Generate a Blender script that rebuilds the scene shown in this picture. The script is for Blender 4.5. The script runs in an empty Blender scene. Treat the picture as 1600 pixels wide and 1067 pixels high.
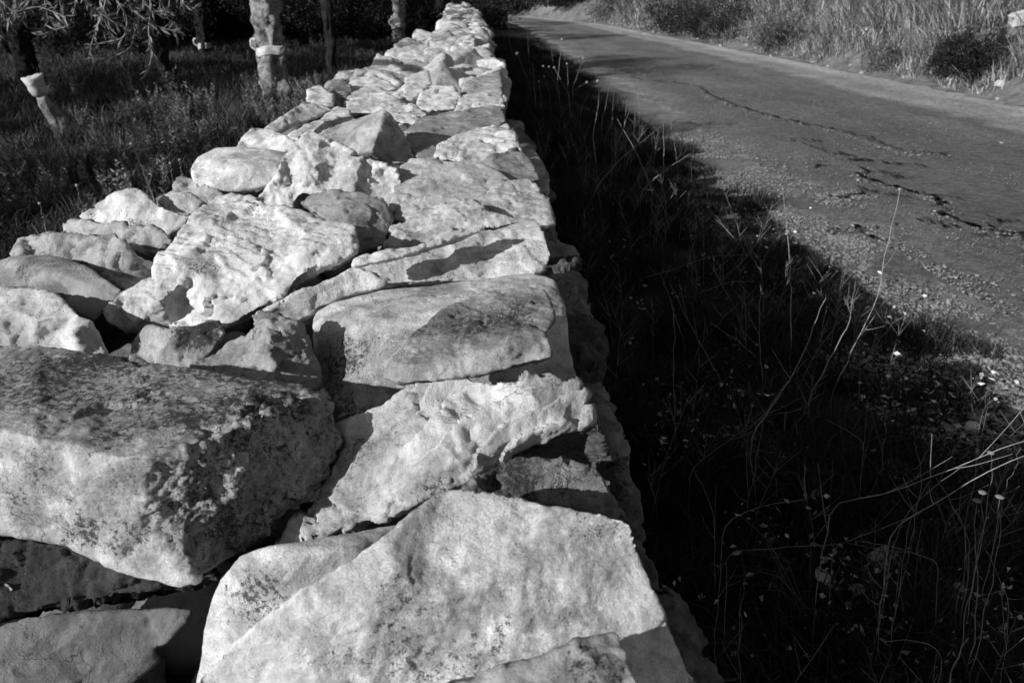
import bpy, bmesh, math, random
import numpy as np
from mathutils import Vector, Matrix

random.seed(7)
RNG = np.random.default_rng(7)
S = bpy.context.scene
COL = S.collection

# ------------------------------------------------------------------ camera
F = 1244.4; PITCH = math.atan(553.5 / F); YAW = math.atan(55 * math.cos(PITCH) / F)
EYE = np.array([0.0, 0.0, 1.5])
fwd = np.array([math.sin(YAW) * math.cos(PITCH), math.cos(YAW) * math.cos(PITCH), -math.sin(PITCH)])
rgt = np.array([math.cos(YAW), -math.sin(YAW), 0.0])
upv = np.cross(rgt, fwd)
cam = bpy.data.cameras.new('camera'); camo = bpy.data.objects.new('camera', cam); COL.objects.link(camo)
camo.matrix_world = Matrix(((rgt[0], upv[0], -fwd[0], EYE[0]), (rgt[1], upv[1], -fwd[1], EYE[1]),
                            (rgt[2], upv[2], -fwd[2], EYE[2]), (0, 0, 0, 1)))
cam.lens = 28; cam.sensor_width = 36; cam.clip_start = 0.02; cam.clip_end = 2000
cam.dof.use_dof = True; cam.dof.focus_distance = 1.15; cam.dof.aperture_fstop = 28 / 2.2
S.camera = camo

# ------------------------------------------------------------------ light
SUN_EL = math.radians(23); SUN_AZ = math.atan2(-0.79, -0.61)   # sun stands behind the camera, to the left
sdir = np.array([math.sin(SUN_AZ) * math.cos(SUN_EL), math.cos(SUN_AZ) * math.cos(SUN_EL), math.sin(SUN_EL)])
W = bpy.data.worlds.new('World'); S.world = W; W.use_nodes = True
wn = W.node_tree.nodes; wl = W.node_tree.links
sky = wn.new('ShaderNodeTexSky'); sky.sky_type = 'NISHITA'; sky.sun_disc = False
sky.sun_elevation = SUN_EL; sky.sun_rotation = SUN_AZ
bw = wn.new('ShaderNodeRGBToBW'); wl.new(sky.outputs[0], bw.inputs[0])
wl.new(bw.outputs[0], wn['Background'].inputs['Color']); wn['Background'].inputs['Strength'].default_value = 0.07
sun = bpy.data.lights.new('sun', 'SUN'); sun.energy = 4.6; sun.angle = math.radians(0.5); sun.color = (1, 1, 1)
suno = bpy.data.objects.new('sun', sun); COL.objects.link(suno)
suno.rotation_euler = Vector(tuple(sdir)).to_track_quat('Z', 'Y').to_euler()
S.view_settings.view_transform = 'Standard'; S.view_settings.look = 'None'
S.view_settings.gamma = 1; S.view_settings.use_curve_mapping = False; S.view_settings.exposure = 0.22

# ------------------------------------------------------------------ helpers
def ray(u, v):
    d = fwd * F + rgt * (u - 800) - upv * (v - 533.5)
    return d / np.linalg.norm(d)
def on(u, v, z):                       # point of the level z seen at (u, v)
    d = ray(u, v); t = (z - EYE[2]) / d[2]
    return EYE + d * t
def aty(u, v, y):
    d = ray(u, v); return EYE + d * (y / d[1])

def grad_noise(P, seed=0):
    i = np.floor(P).astype(np.int64); f = P - i
    w = f * f * f * (f * (f * 6 - 15) + 10)
    out = np.zeros(len(P))
    for dx in (0, 1):
        wx = w[:, 0] if dx else 1 - w[:, 0]
        for dy in (0, 1):
            wy = w[:, 1] if dy else 1 - w[:, 1]
            for dz in (0, 1):
                wz = w[:, 2] if dz else 1 - w[:, 2]
                h = ((i[:, 0] + dx) * 73856093) ^ ((i[:, 1] + dy) * 19349663) ^ ((i[:, 2] + dz) * 83492791) ^ (seed * 2654435)
                h = (h ^ (h >> 13)) * 1274126177 & 0x7fffffff
                h = (h ^ (h >> 16)) & 0x7fffffff
                g1 = (h & 1023) / 511.5 - 1; g2 = ((h >> 10) & 1023) / 511.5 - 1; g3 = ((h >> 20) & 1023) / 511.5 - 1
                out += wx * wy * wz * (g1 * (f[:, 0] - dx) + g2 * (f[:, 1] - dy) + g3 * (f[:, 2] - dz))
    return out * 1.6
def fbm(P, octs=4, seed=0, gain=0.5):
    o = np.zeros(len(P)); a = 1.0
    for k in range(octs):
        o += a * grad_noise(P * 2.03 ** k + k * 17.3, seed + k); a *= gain
    return o

def mesh(name, V, Fc, mat, parent=None, smooth=True):
    me = bpy.data.meshes.new(name)
    V = np.asarray(V, dtype=np.float32); Fc = np.asarray(Fc, dtype=np.int32)
    n, k = Fc.shape
    me.vertices.add(len(V)); me.vertices.foreach_set('co', V.ravel())
    me.loops.add(n * k); me.loops.foreach_set('vertex_index', Fc.ravel())
    me.polygons.add(n); me.polygons.foreach_set('loop_start', np.arange(0, n * k, k, dtype=np.int32))
    me.polygons.foreach_set('use_smooth', np.full(n, smooth, dtype=bool))
    me.update(calc_edges=True); me.validate()
    me.materials.append(mat)
    o = bpy.data.objects.new(name, me); COL.objects.link(o)
    if parent: o.parent = parent
    return o
def tag(o, label, cat, group=None, kind=None):
    if label: o['label'] = label
    if cat: o['category'] = cat
    if group: o['group'] = group
    if kind: o['kind'] = kind
    return o
def empty(name, loc, label, cat, group=None):
    o = bpy.data.objects.new(name, None); COL.objects.link(o); o.location = tuple(loc); o.empty_display_size = 0.1
    return tag(o, label, cat, group)
def copy_tree(o, parent=None):
    c = o.copy(); COL.objects.link(c)
    if parent: c.parent = parent
    for ch in KIDS.get(o.name, []): copy_tree(ch, c)
    return c
KIDS = {}

# ------------------------------------------------------------------ materials (all neutral: the photograph is black and white)
class NT:
    def __init__(s, name):
        s.m = bpy.data.materials.new(name); s.m.use_nodes = True
        s.n = s.m.node_tree.nodes; s.l = s.m.node_tree.links; s.b = s.n['Principled BSDF']
        s.b.inputs['Roughness'].default_value = 0.85; s.b.inputs['Specular IOR Level'].default_value = 0.25
        s.pos = s.n.new('ShaderNodeNewGeometry').outputs['Position']
    def noise(s, scale, detail=6, rough=0.6, vec=None, dist=0, stretch=None):
        t = s.n.new('ShaderNodeTexNoise'); t.inputs['Scale'].default_value = scale; t.inputs['Detail'].default_value = detail
        t.inputs['Roughness'].default_value = rough; t.inputs['Distortion'].default_value = dist
        v = vec or s.pos
        if stretch:
            mp = s.n.new('ShaderNodeMapping'); mp.inputs['Scale'].default_value = stretch
            mp.inputs['Rotation'].default_value = (0.3, 0.2, 0.4); s.l.new(v, mp.inputs[0]); v = mp.outputs[0]
        s.l.new(v, t.inputs['Vector']); return t.outputs[0]
    def vor(s, scale, feature='F1', vec=None):
        t = s.n.new('ShaderNodeTexVoronoi'); t.feature = feature; t.inputs['Scale'].default_value = scale
        s.l.new(vec or s.pos, t.inputs['Vector']); return t.outputs['Distance']
    def ramp(s, v, a, b, lo=0.0, hi=1.0):
        t = s.n.new('ShaderNodeMapRange'); t.inputs[1].default_value = a; t.inputs[2].default_value = b
        t.inputs[3].default_value = lo; t.inputs[4].default_value = hi; t.interpolation_type = 'SMOOTHSTEP'
        s.l.new(v, t.inputs[0]); return t.outputs[0]
    def math(s, op, a, b=None, c=None):
        t = s.n.new('ShaderNodeMath'); t.operation = op
        for i, x in enumerate((a, b, c)):
            if x is None: continue
            if isinstance(x, (int, float)): t.inputs[i].default_value = x
            else: s.l.new(x, t.inputs[i])
        return t.outputs[0]
    def lerp(s, f, a, b):
        t = s.n.new('ShaderNodeMix'); t.data_type = 'FLOAT'
        for i, x in ((0, f), (2, a), (3, b)):
            if isinstance(x, (int, float)): t.inputs[i].default_value = x
            else: s.l.new(x, t.inputs[i])
        return t.outputs[0]
    def attr(s, name):
        t = s.n.new('ShaderNodeAttribute'); t.attribute_name = name; return t.outputs['Fac']
    def color(s, v): s.l.new(v, s.b.inputs['Base Color'])
    def bump(s, h, dist, strength=1.0, prev=None):
        t = s.n.new('ShaderNodeBump'); t.inputs['Distance'].default_value = dist; t.inputs['Strength'].default_value = strength
        s.l.new(h, t.inputs['Height'])
        if prev: s.l.new(prev, t.inputs['Normal'])
        s.l.new(t.outputs[0], s.b.inputs['Normal']); return t.outputs[0]

def stone_mat():
    m = NT('limestone')
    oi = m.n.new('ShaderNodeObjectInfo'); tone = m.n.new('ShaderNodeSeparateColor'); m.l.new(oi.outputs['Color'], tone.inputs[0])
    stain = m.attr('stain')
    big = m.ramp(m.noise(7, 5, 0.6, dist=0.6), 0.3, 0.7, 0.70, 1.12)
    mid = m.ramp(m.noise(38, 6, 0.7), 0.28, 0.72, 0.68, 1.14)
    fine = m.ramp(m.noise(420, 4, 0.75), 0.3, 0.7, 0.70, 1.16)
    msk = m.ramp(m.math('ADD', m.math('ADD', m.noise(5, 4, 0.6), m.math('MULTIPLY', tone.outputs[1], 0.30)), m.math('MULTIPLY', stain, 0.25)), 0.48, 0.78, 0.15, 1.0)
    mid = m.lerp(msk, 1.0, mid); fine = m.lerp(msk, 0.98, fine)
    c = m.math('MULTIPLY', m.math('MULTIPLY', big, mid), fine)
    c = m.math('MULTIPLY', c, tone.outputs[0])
    # grey weathering film, thicker where stained
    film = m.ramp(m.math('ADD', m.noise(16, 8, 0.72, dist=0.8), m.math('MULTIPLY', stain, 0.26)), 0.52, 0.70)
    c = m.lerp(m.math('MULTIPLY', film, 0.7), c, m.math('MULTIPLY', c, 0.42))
    # black lichen specks
    sp = m.noise(150, 8, 0.85, dist=0.15); sp2 = m.noise(13, 3, 0.5)
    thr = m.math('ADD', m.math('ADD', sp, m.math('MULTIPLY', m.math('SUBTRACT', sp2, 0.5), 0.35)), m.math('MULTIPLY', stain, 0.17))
    spk = m.ramp(thr, 0.655, 0.70)
    c = m.lerp(m.math('MULTIPLY', spk, 0.9), c, 0.025)
    # hairline cracks
    ww = m.n.new('ShaderNodeVectorMath'); ww.operation = 'ADD'
    nz = m.n.new('ShaderNodeTexNoise'); nz.inputs['Scale'].default_value = 22; nz.inputs['Detail'].default_value = 5; m.l.new(m.pos, nz.inputs['Vector'])
    sc = m.n.new('ShaderNodeVectorMath'); sc.operation = 'SCALE'; sc.inputs['Scale'].default_value = 0.09; m.l.new(nz.outputs['Color'], sc.inputs[0])
    m.l.new(m.pos, ww.inputs[0]); m.l.new(sc.outputs[0], ww.inputs[1])
    cr = m.vor(9, 'DISTANCE_TO_EDGE', ww.outputs[0])
    crm = m.math('MULTIPLY', m.ramp(cr, 0.0, 0.010, 1, 0), m.ramp(m.noise(9, 2, 0.5), 0.60, 0.66))
    c = m.lerp(m.math('MULTIPLY', crm, 0.4), c, 0.08)
    m.color(c)
    n = m.bump(m.noise(24, 8, 0.68, dist=0.5), 0.012, 0.6)
    n = m.bump(m.noise(60, 4, 0.6, stretch=(0.35, 1, 2.2)), 0.004, 0.35, n)
    n = m.bump(m.noise(190, 6, 0.8), 0.0028, 0.8, n)
    pits = m.ramp(m.vor(150), 0.0, 0.35)
    n = m.bump(m.lerp(m.ramp(m.noise(11, 2, 0.5), 0.48, 0.62), 1.0, pits), 0.0016, 0.6, n)
    m.bump(m.math('SUBTRACT', 1.0, crm), 0.004, 0.8, n)
    m.b.inputs['Roughness'].default_value = 0.9
    return m.m
def plain(name, lo, hi, scale=8, rough=0.85, bump=None, spec=0.2):
    m = NT(name); c = m.ramp(m.noise(scale, 6, 0.65), 0.3, 0.7, lo, hi); m.color(c)
    m.b.inputs['Roughness'].default_value = rough; m.b.inputs['Specular IOR Level'].default_value = spec
    if bump: m.bump(m.noise(bump[0], 7, 0.75), bump[1], 1.0)
    return m
def leaf_mat(name, lo, hi, trans=0.25, rough=0.6):
    m = plain(name, lo, hi, 3.0, rough)
    tr = m.n.new('ShaderNodeBsdfTranslucent'); mix = m.n.new('ShaderNodeMixShader'); mix.inputs[0].default_value = trans
    r = m.attr('tint'); c = m.math('MULTIPLY', m.ramp(m.noise(3, 4, 0.6), 0.3, 0.7, lo, hi), m.math('ADD', 0.35, m.math('MULTIPLY', r, 1.3)))
    m.color(c); m.l.new(c, tr.inputs['Color'])
    out = m.n['Material Output']; m.l.new(m.b.outputs[0], mix.inputs[1]); m.l.new(tr.outputs[0], mix.inputs[2]); m.l.new(mix.outputs[0], out.inputs[0])
    return m.m
M_STONE = stone_mat()
M_CORE = plain('rubble', 0.012, 0.05, 12, bump=(40, 0.02)).m  # near black stands in for the shade in the wall's gaps
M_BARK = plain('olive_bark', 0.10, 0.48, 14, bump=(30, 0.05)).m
M_BARK_SHADE = plain('shaded_bark', 0.008, 0.035, 10, bump=(30, 0.05)).m  # near-black copy of the bark, with the grove's shade in its colour
M_BAND = plain('pale_cloth', 0.4, 0.68, 25, bump=(60, 0.012)).m
M_GRASS = leaf_mat('grove_grass', 0.035, 0.125)
M_HERB = leaf_mat('grove_herb', 0.12, 0.32)
M_VERGE = leaf_mat('verge_grass', 0.014, 0.055)  # darker than the grove grass: the wall's shadow is put into the colour
M_DRY = leaf_mat('dry_grass', 0.15, 0.46)
M_BUSH = leaf_mat('dark_bush', 0.012, 0.05)
M_BUSHL = leaf_mat('pale_scrub', 0.09, 0.26)
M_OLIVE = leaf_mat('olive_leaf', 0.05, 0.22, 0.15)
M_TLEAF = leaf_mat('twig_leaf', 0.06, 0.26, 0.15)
M_OLIVE_SHADE = leaf_mat('olive_leaf_shaded', 0.015, 0.05, 0.1)  # darker copy of the olive leaf, shaded crowns put into the colour
M_STALK = plain('dry_stalk', 0.16, 0.36, 30).m
M_STALKD = plain('dark_stalk', 0.015, 0.05, 30).m
M_LITTER = leaf_mat('leaf_litter', 0.3, 0.65, 0.1)
M_TWIG = plain('twig', 0.10, 0.25, 30).m

def ground_mat():
    m = NT('grove_soil')
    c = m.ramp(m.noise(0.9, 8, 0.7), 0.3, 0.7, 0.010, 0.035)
    s = m.n.new('ShaderNodeSeparateXYZ'); m.l.new(m.pos, s.inputs[0])
    # pale dry earth of the bank beyond the road
    w = m.math('ADD', s.outputs[0], m.math('MULTIPLY', m.math('SUBTRACT', m.noise(0.5, 4, 0.6), 0.5), 1.2))
    bank = m.ramp(w, 4.3, 5.3)
    c = m.lerp(bank, c, m.ramp(m.noise(4, 8, 0.75), 0.3, 0.7, 0.08, 0.3))
    shoulder = m.math('MULTIPLY', m.ramp(w, 1.75, 2.5), m.ramp(w, 4.3, 5.3, 1, 0))
    g = m.math('MULTIPLY', m.ramp(m.noise(60, 5, 0.8), 0.25, 0.75, 0.10, 0.38), m.ramp(m.noise(2.5, 5, 0.65), 0.3, 0.7, 0.7, 1.2))
    c = m.lerp(shoulder, c, g)
    m.color(c)
    m.bump(m.noise(45, 8, 0.8), 0.03, 1.0)
    return m.m
def road_mat():
    m = NT('worn_asphalt')
    s = m.n.new('ShaderNodeSeparateXYZ'); m.l.new(m.pos, s.inputs[0])
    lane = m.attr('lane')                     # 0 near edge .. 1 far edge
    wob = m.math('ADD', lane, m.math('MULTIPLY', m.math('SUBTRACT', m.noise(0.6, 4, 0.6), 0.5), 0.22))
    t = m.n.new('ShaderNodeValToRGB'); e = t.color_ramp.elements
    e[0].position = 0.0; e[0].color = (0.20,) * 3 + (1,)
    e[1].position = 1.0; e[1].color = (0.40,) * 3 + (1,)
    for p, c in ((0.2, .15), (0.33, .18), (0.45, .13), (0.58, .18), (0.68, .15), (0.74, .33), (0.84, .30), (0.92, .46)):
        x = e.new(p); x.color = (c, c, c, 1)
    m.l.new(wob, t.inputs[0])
    c = m.math('MULTIPLY', t.outputs[0], m.ramp(m.noise(160, 6, 0.9), 0.35, 0.65, 0.35, 1.5))
    c = m.math('MULTIPLY', c, m.ramp(m.noise(40, 6, 0.9), 0.35, 0.65, 0.5, 1.3))
    c = m.math('MULTIPLY', c, m.ramp(m.noise(1.6, 7, 0.7, stretch=(1, 0.35, 1)), 0.3, 0.7, 0.78, 1.2))
    c = m.math('MULTIPLY', c, m.ramp(m.noise(11, 5, 0.75), 0.32, 0.68, 0.66, 1.28))
    pk = m.ramp(m.vor(14), 0.06, 0.16)
    c = m.math('MULTIPLY', c, m.lerp(m.ramp(m.noise(3, 3, 0.6), 0.5, 0.62), 1.0, m.lerp(pk, 0.45, 1.0)))
    patch = m.ramp(m.noise(0.35, 3, 0.5), 0.56, 0.66)
    c = m.math('MULTIPLY', m.lerp(m.math('MULTIPLY', patch, 0.3), c, 0.08), 1.28)
    m.color(c)
    n = m.bump(m.noise(110, 8, 0.85), 0.016, 1.0)
    n = m.bump(m.noise(6, 5, 0.6), 0.03, 0.5, n)
    m.bump(m.noise(28, 6, 0.85), 0.02, 0.8, n)
    m.b.inputs['Roughness'].default_value = 0.8
    return m.m
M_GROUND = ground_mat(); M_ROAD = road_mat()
M_CRACK = plain('crack_shade', 0.012, 0.04, 20).m  # dark ribbons stand in for the shade inside the road cracks
M_PEB = plain('gravel_stone', 0.06, 0.30, 30).m
M_PEBW = plain('pale_rock', 0.40, 0.62, 20, bump=(60, 0.01)).m

# ------------------------------------------------------------------ terrain
def bend(y):                              # the road and its bank swing left far away
    y = np.maximum(np.asarray(y, float), 0)
    return -0.0009 * y ** 2 - 0.018 * np.maximum(y - 34, 0) ** 1.75
def near_edge(y): return 2.55 + 0.6 * bend(y)
def far_edge(y): return 7.9 + bend(y) * 1.15 - 0.03 * np.minimum(np.maximum(np.asarray(y, float), 0), 30)
def ground_z(x, y):
    x = np.asarray(x, float); y = np.asarray(y, float)
    d = x - far_edge(y) - 0.25
    bank = np.where(d > 0, 0.62 * np.minimum(d, 6) ** 0.9, 0)
    P = np.stack([x * 0.9, y * 0.9, np.zeros_like(x)], -1).reshape(-1, 3)
    n = fbm(P, 3, 3).reshape(x.shape); n2 = fbm(P * 4, 3, 9).reshape(x.shape)
    k = np.where(d > 0, np.minimum(d, 1.5) * 0.22, 0)
    flat = ((x > near_edge(y) - 0.5) & (d <= 0))
    return bank + n * k + np.where(flat, -0.012, 0.04 * n + 0.012 * n2 - 0.03)
def grid(xs, ys):
    X, Y = np.meshgrid(xs, ys); nx, ny = len(xs), len(ys)
    i = np.arange(nx * ny).reshape(ny, nx)
    Fc = np.stack([i[:-1, :-1], i[:-1, 1:], i[1:, 1:], i[1:, :-1]], -1).reshape(-1, 4)
    return X, Y, Fc
def warp(lo, hi, n, c=0, p=2.2):
    t = np.linspace(-1, 1, n); w = np.sign(t) * np.abs(t) ** p
    return np.where(w < 0, c + w * (c - lo), c + w * (hi - c))
X, Y, Fc = grid(warp(-400, 400, 420, 3, 3.0), warp(-60, 700, 420, 4, 3.0))
Z = ground_z(X, Y)
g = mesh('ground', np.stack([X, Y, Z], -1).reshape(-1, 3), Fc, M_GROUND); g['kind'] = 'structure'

def hit(u, v):                            # first point of the terrain seen at (u, v)
    d = ray(u, v); t = np.arange(1.5, 90, 0.03); P = EYE + d * t[:, None]
    q = np.nonzero(P[:, 2] < ground_z(P[:, 0], P[:, 1]))[0]
    return P[q[0]] if len(q) else P[-1]
# road sheet
ys = np.concatenate([np.arange(-4, 20, 0.06), np.arange(20, 62, 0.3)])
ts = np.linspace(0, 1, 61)
T_, Y_ = np.meshgrid(ts, ys)
e = np.stack([ys * 1.3, np.zeros_like(ys), np.zeros_like(ys)], -1)
ne = near_edge(ys) + 0.35 * fbm(e, 5, 21, 0.6); fe = far_edge(ys) + 0.14 * fbm(e * 1.7, 4, 33, 0.6)
Xr = ne[:, None] + (fe - ne)[:, None] * T_
Pn = np.stack([Xr, Y_, 0 * Xr], -1).reshape(-1, 3)
Zr = 0.012 + 0.012 * fbm(Pn * 0.8, 3, 5).reshape(Xr.shape) * np.minimum(T_ * 6, 1) * np.minimum((1 - T_) * 6, 1) - 0.02 * (T_ < 0.01) - 0.02 * (T_ > 0.99)
i = np.arange(Xr.size).reshape(Xr.shape)
Fc = np.stack([i[:-1, :-1], i[:-1, 1:], i[1:, 1:], i[1:, :-1]], -1).reshape(-1, 4)
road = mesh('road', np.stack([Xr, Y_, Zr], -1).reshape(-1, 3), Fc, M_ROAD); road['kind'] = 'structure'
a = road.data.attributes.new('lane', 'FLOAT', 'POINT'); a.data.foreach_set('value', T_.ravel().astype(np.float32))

def ribbon_pts(px, z, n=60):
    P = np.array([on(u, v, z) for u, v in px]); d = np.r_[0, np.cumsum(np.linalg.norm(np.diff(P, axis=0), axis=1))]
    s = np.linspace(0, d[-1], n); return np.stack([np.interp(s, d, P[:, k]) for k in range(3)], -1), d[-1]
def crack(px, w, seed, label_only=None):
    P, L = ribbon_pts(px, 0.031, int(90 + 60 * len(px)))
    q = np.stack([P[:, 0] * 6, P[:, 1] * 6, np.full(len(P), seed)], -1)
    P[:, 0] += 0.06 * fbm(q, 6, seed, 0.75); P[:, 1] += 0.09 * fbm(q + 9, 6, seed, 0.75)
    t = np.gradient(P, axis=0); t /= np.linalg.norm(t, axis=1)[:, None] + 1e-9
    s = np.stack([-t[:, 1], t[:, 0], 0 * t[:, 0]], -1)
    ww = w * (0.08 + 1.5 * np.abs(fbm(q * 2.5 + 4, 4, seed + 5, .7)))[:, None]
    V = np.concatenate([P - s * ww, P + s * ww]); n = len(P); k = np.arange(n - 1)
    o = mesh('road_crack', V, np.stack([k, k + 1, k + 1 + n, k + n], -1), M_CRACK); o['kind'] = 'structure'
    return o
crack([(985, 120), (1010, 125), (1060, 129), (1095, 135), (1105, 146), (1150, 163), (1220, 185), (1300, 199), (1350, 212), (1400, 232), (1485, 240)], 0.014, 1)
for k_ in range(14):                      # finer branching cracks of the worn surface
    u0 = 1120 + 34 * k_ + random.uniform(-20, 20); v0 = 150 + (u0 - 1100) * .42 + random.uniform(-10, 60)
    pts_ = [(u0, v0)]
    for j_ in range(4): pts_.append((pts_[-1][0] + random.uniform(8, 26), pts_[-1][1] + random.uniform(-3, 8)))
    crack(pts_, 0.006, 40 + k_)
crack([(1335, 251), (1360, 249), (1390, 254), (1430, 256)], 0.013, 2)
crack([(1350, 262), (1348, 274), (1372, 285), (1398, 291), (1440, 300), (1478, 317), (1470, 335), (1500, 345), (1560, 357), (1640, 382)], 0.017, 3)
crack([(1262, 258), (1285, 259)], 0.02, 4)
crack([(1290, 308), (1320, 306), (1345, 296)], 0.012, 5)
crack([(1298, 360), (1330, 352), (1360, 372)], 0.010, 6)

# ------------------------------------------------------------------ stones
ICO = {}
def ico(n):
    if n not in ICO:
        bm = bmesh.new(); bmesh.ops.create_icosphere(bm, subdivisions=n, radius=1)
        ICO[n] = (np.array([v.co[:] for v in bm.verts]), np.array([[v.index for v in f.verts] for f in bm.faces])); bm.free()
    return ICO[n]
def hull_planes(P):
    bm = bmesh.new()
    for p in P: bm.verts.new(tuple(p))
    r = bmesh.ops.convex_hull(bm, input=bm.verts); bm.normal_update()
    bm.faces.ensure_lookup_table()
    N = []; D = []
    c = P.mean(0)
    for f in bm.faces:
        n = np.array(f.normal[:])
        if np.linalg.norm(n) < 0.5: continue
        p = np.array(f.verts[0].co[:])
        d = n @ (p - c)
        if d < 0: n, d = -n, -d
        N.append(n); D.append(max(d, 0.004))
    bm.free(); return np.array(N), np.array(D), c
def finish(name, V, Fc, nrm, c, ext, seed, sub, rough, flake, strata, sdir_, tone, patches, stain, rpatches, dents, rr, low=1.0):
    """roughen a stone's surface and link it"""
    size = float(np.cbrt(ext.prod())); Q = V + seed * 3.7
    h = low * 0.028 * size * fbm(Q * (0.9 / size), 2, seed)
    h += rough * (0.0024 * fbm(Q * 19, 4, seed + 3, 0.55) + 0.0022 * np.clip(np.abs(fbm(Q * 13, 4, seed + 5, .6)) * 2.2 - .5, -.5, .8))
    h += rough * 0.0013 * fbm(Q * 90, 3, seed + 7, 0.6) if sub >= 5 else 0
    rid = 1 - np.abs(fbm(Q * 9, 3, seed + 11)) * 2.2
    h -= rough * 0.0045 * np.clip(rid - 0.78, 0, 1) * 2.5        # fracture grooves
    fl = (0.25 + rough * 0.75) if flake is None else flake
    if fl and sub >= 5:                                           # broken flakes: small tilted facets with steps between
        ns = 70; Sd = c + rr.uniform(-1, 1, (ns, 3)) * ext; Wp = V + 0.014 * np.stack([fbm(Q * 26, 3, seed + 51), fbm(Q * 26, 3, seed + 52), fbm(Q * 26, 3, seed + 53)], -1)
        d2 = (Wp ** 2).sum(1)[:, None] - 2 * Wp @ Sd.T + (Sd ** 2).sum(1)[None]
        ci = d2.argmin(1); ca = rr.normal(0, 1, ns); cg = rr.normal(0, 1, (ns, 3))
        h += fl * (0.0016 * ca[ci] + np.clip((cg[ci] * (V - Sd[ci])).sum(1) * 0.085, -.008, .008))
    if strata:
        sd = np.array(sdir_, float); sd /= np.linalg.norm(sd)
        s = (V @ sd) + 0.03 * fbm(Q * 6, 4, seed + 19)
        t = s * 42 + 1.4 * fbm(Q * 5, 3, seed + 23); am = np.clip(.35 + fbm(Q * 6, 2, seed + 29) * 1.2, .05, 1)
        h += strata * 0.0075 * am * (t - np.floor(t) - .5)
    Rr = np.zeros(len(V))
    for (pc, rad, amp) in rpatches:
        dd = np.linalg.norm(V - pc, axis=1) / rad; Rr = np.maximum(Rr, np.clip((1.15 - dd) * 4, 0, 1) * amp)
    if len(rpatches):
        h += Rr * (0.006 * fbm(Q * 34, 4, seed + 31, 0.65) - 0.009 * np.clip(0.4 - np.abs(fbm(Q * 26, 3, seed + 37)) * 2, 0, 1))
    for (pc, rad, dep) in dents:
        dd = np.linalg.norm(V - pc, axis=1) / rad; h -= dep * np.exp(-dd ** 2 * 1.5)
    V = V + nrm * h[:, None]
    o = mesh(name, V - c, Fc, M_STONE)
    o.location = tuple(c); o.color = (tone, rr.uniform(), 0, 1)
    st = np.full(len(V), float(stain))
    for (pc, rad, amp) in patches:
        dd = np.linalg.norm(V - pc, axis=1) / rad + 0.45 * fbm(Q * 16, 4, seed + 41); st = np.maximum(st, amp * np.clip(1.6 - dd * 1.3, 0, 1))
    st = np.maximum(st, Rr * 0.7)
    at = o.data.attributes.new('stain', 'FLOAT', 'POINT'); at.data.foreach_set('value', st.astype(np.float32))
    return o
def build_stone(name, P, sub, seed, k=110, chips=12, rough=1.0, flake=None, strata=0.0, sdir_=(0.2, 0.3, 1), tone=0.6, patches=(), stain=0.0, rpatches=(), dents=()):
    P = np.asarray(P, float); N, D, c = hull_planes(P)
    ext = np.maximum((P.max(0) - P.min(0)) / 2, 0.02)
    rr = np.random.default_rng(seed)
    U, Fc = ico(sub); d = U * ext; d /= np.linalg.norm(d, axis=1)[:, None]
    for _ in range(chips):                        # small extra facets knocked off the corners
        n = rr.normal(size=3); n /= np.linalg.norm(n); sup = ((P - c) @ n).max()
        N = np.vstack([N, n]); D = np.r_[D, sup * rr.uniform(0.80, 0.96)]
    q = np.maximum(d @ N.T / D[None, :], 0)
    mx = q.max(1); r = 1 / (mx * ((q / mx[:, None]) ** k).sum(1) ** (1 / k))
    V = c + d * r[:, None] * 1.025
    wgt = (q / mx[:, None]) ** k; nrm = wgt @ N; nrm /= np.linalg.norm(nrm, axis=1)[:, None] + 1e-9
    return finish(name, V, Fc, nrm, c, ext, seed, sub, rough, flake, strata, sdir_, tone, patches, stain, rpatches, dents, rr)
from mathutils.geometry import delaunay_2d_cdt
DG = None
def remeshed(V, Fc, vox):
    """even, watertight skin over a rough polyhedron"""
    me = bpy.data.meshes.new('blank'); me.from_pydata([tuple(v) for v in V], [], Fc); me.update()
    bm = bmesh.new(); bm.from_mesh(me); bmesh.ops.remove_doubles(bm, verts=bm.verts, dist=1e-5); bmesh.ops.recalc_face_normals(bm, faces=bm.faces); bm.to_mesh(me); bm.free()
    o = bpy.data.objects.new('blank', me); COL.objects.link(o)
    m = o.modifiers.new('r', 'REMESH'); m.mode = 'VOXEL'; m.voxel_size = vox; m.adaptivity = 0
    dg = bpy.context.evaluated_depsgraph_get(); dg.update(); ev = o.evaluated_get(dg); r = ev.to_mesh()
    n = len(r.vertices); A = np.empty(n * 3, np.float32); r.vertices.foreach_get('co', A); A = A.reshape(-1, 3).astype(float)
    k = len(r.polygons); ls = np.empty(k, np.int32); r.polygons.foreach_get('loop_total', ls)
    L = np.empty(len(r.loops), np.int32); r.loops.foreach_get('vertex_index', L)
    E = np.empty(len(r.edges) * 2, np.int32); r.edges.foreach_get('vertices', E); E = E.reshape(-1, 2)
    Q = L.reshape(-1, 4) if (ls == 4).all() else None
    ev.to_mesh_clear(); bpy.data.objects.remove(o); bpy.data.meshes.remove(me)
    return A, Q, E
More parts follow.
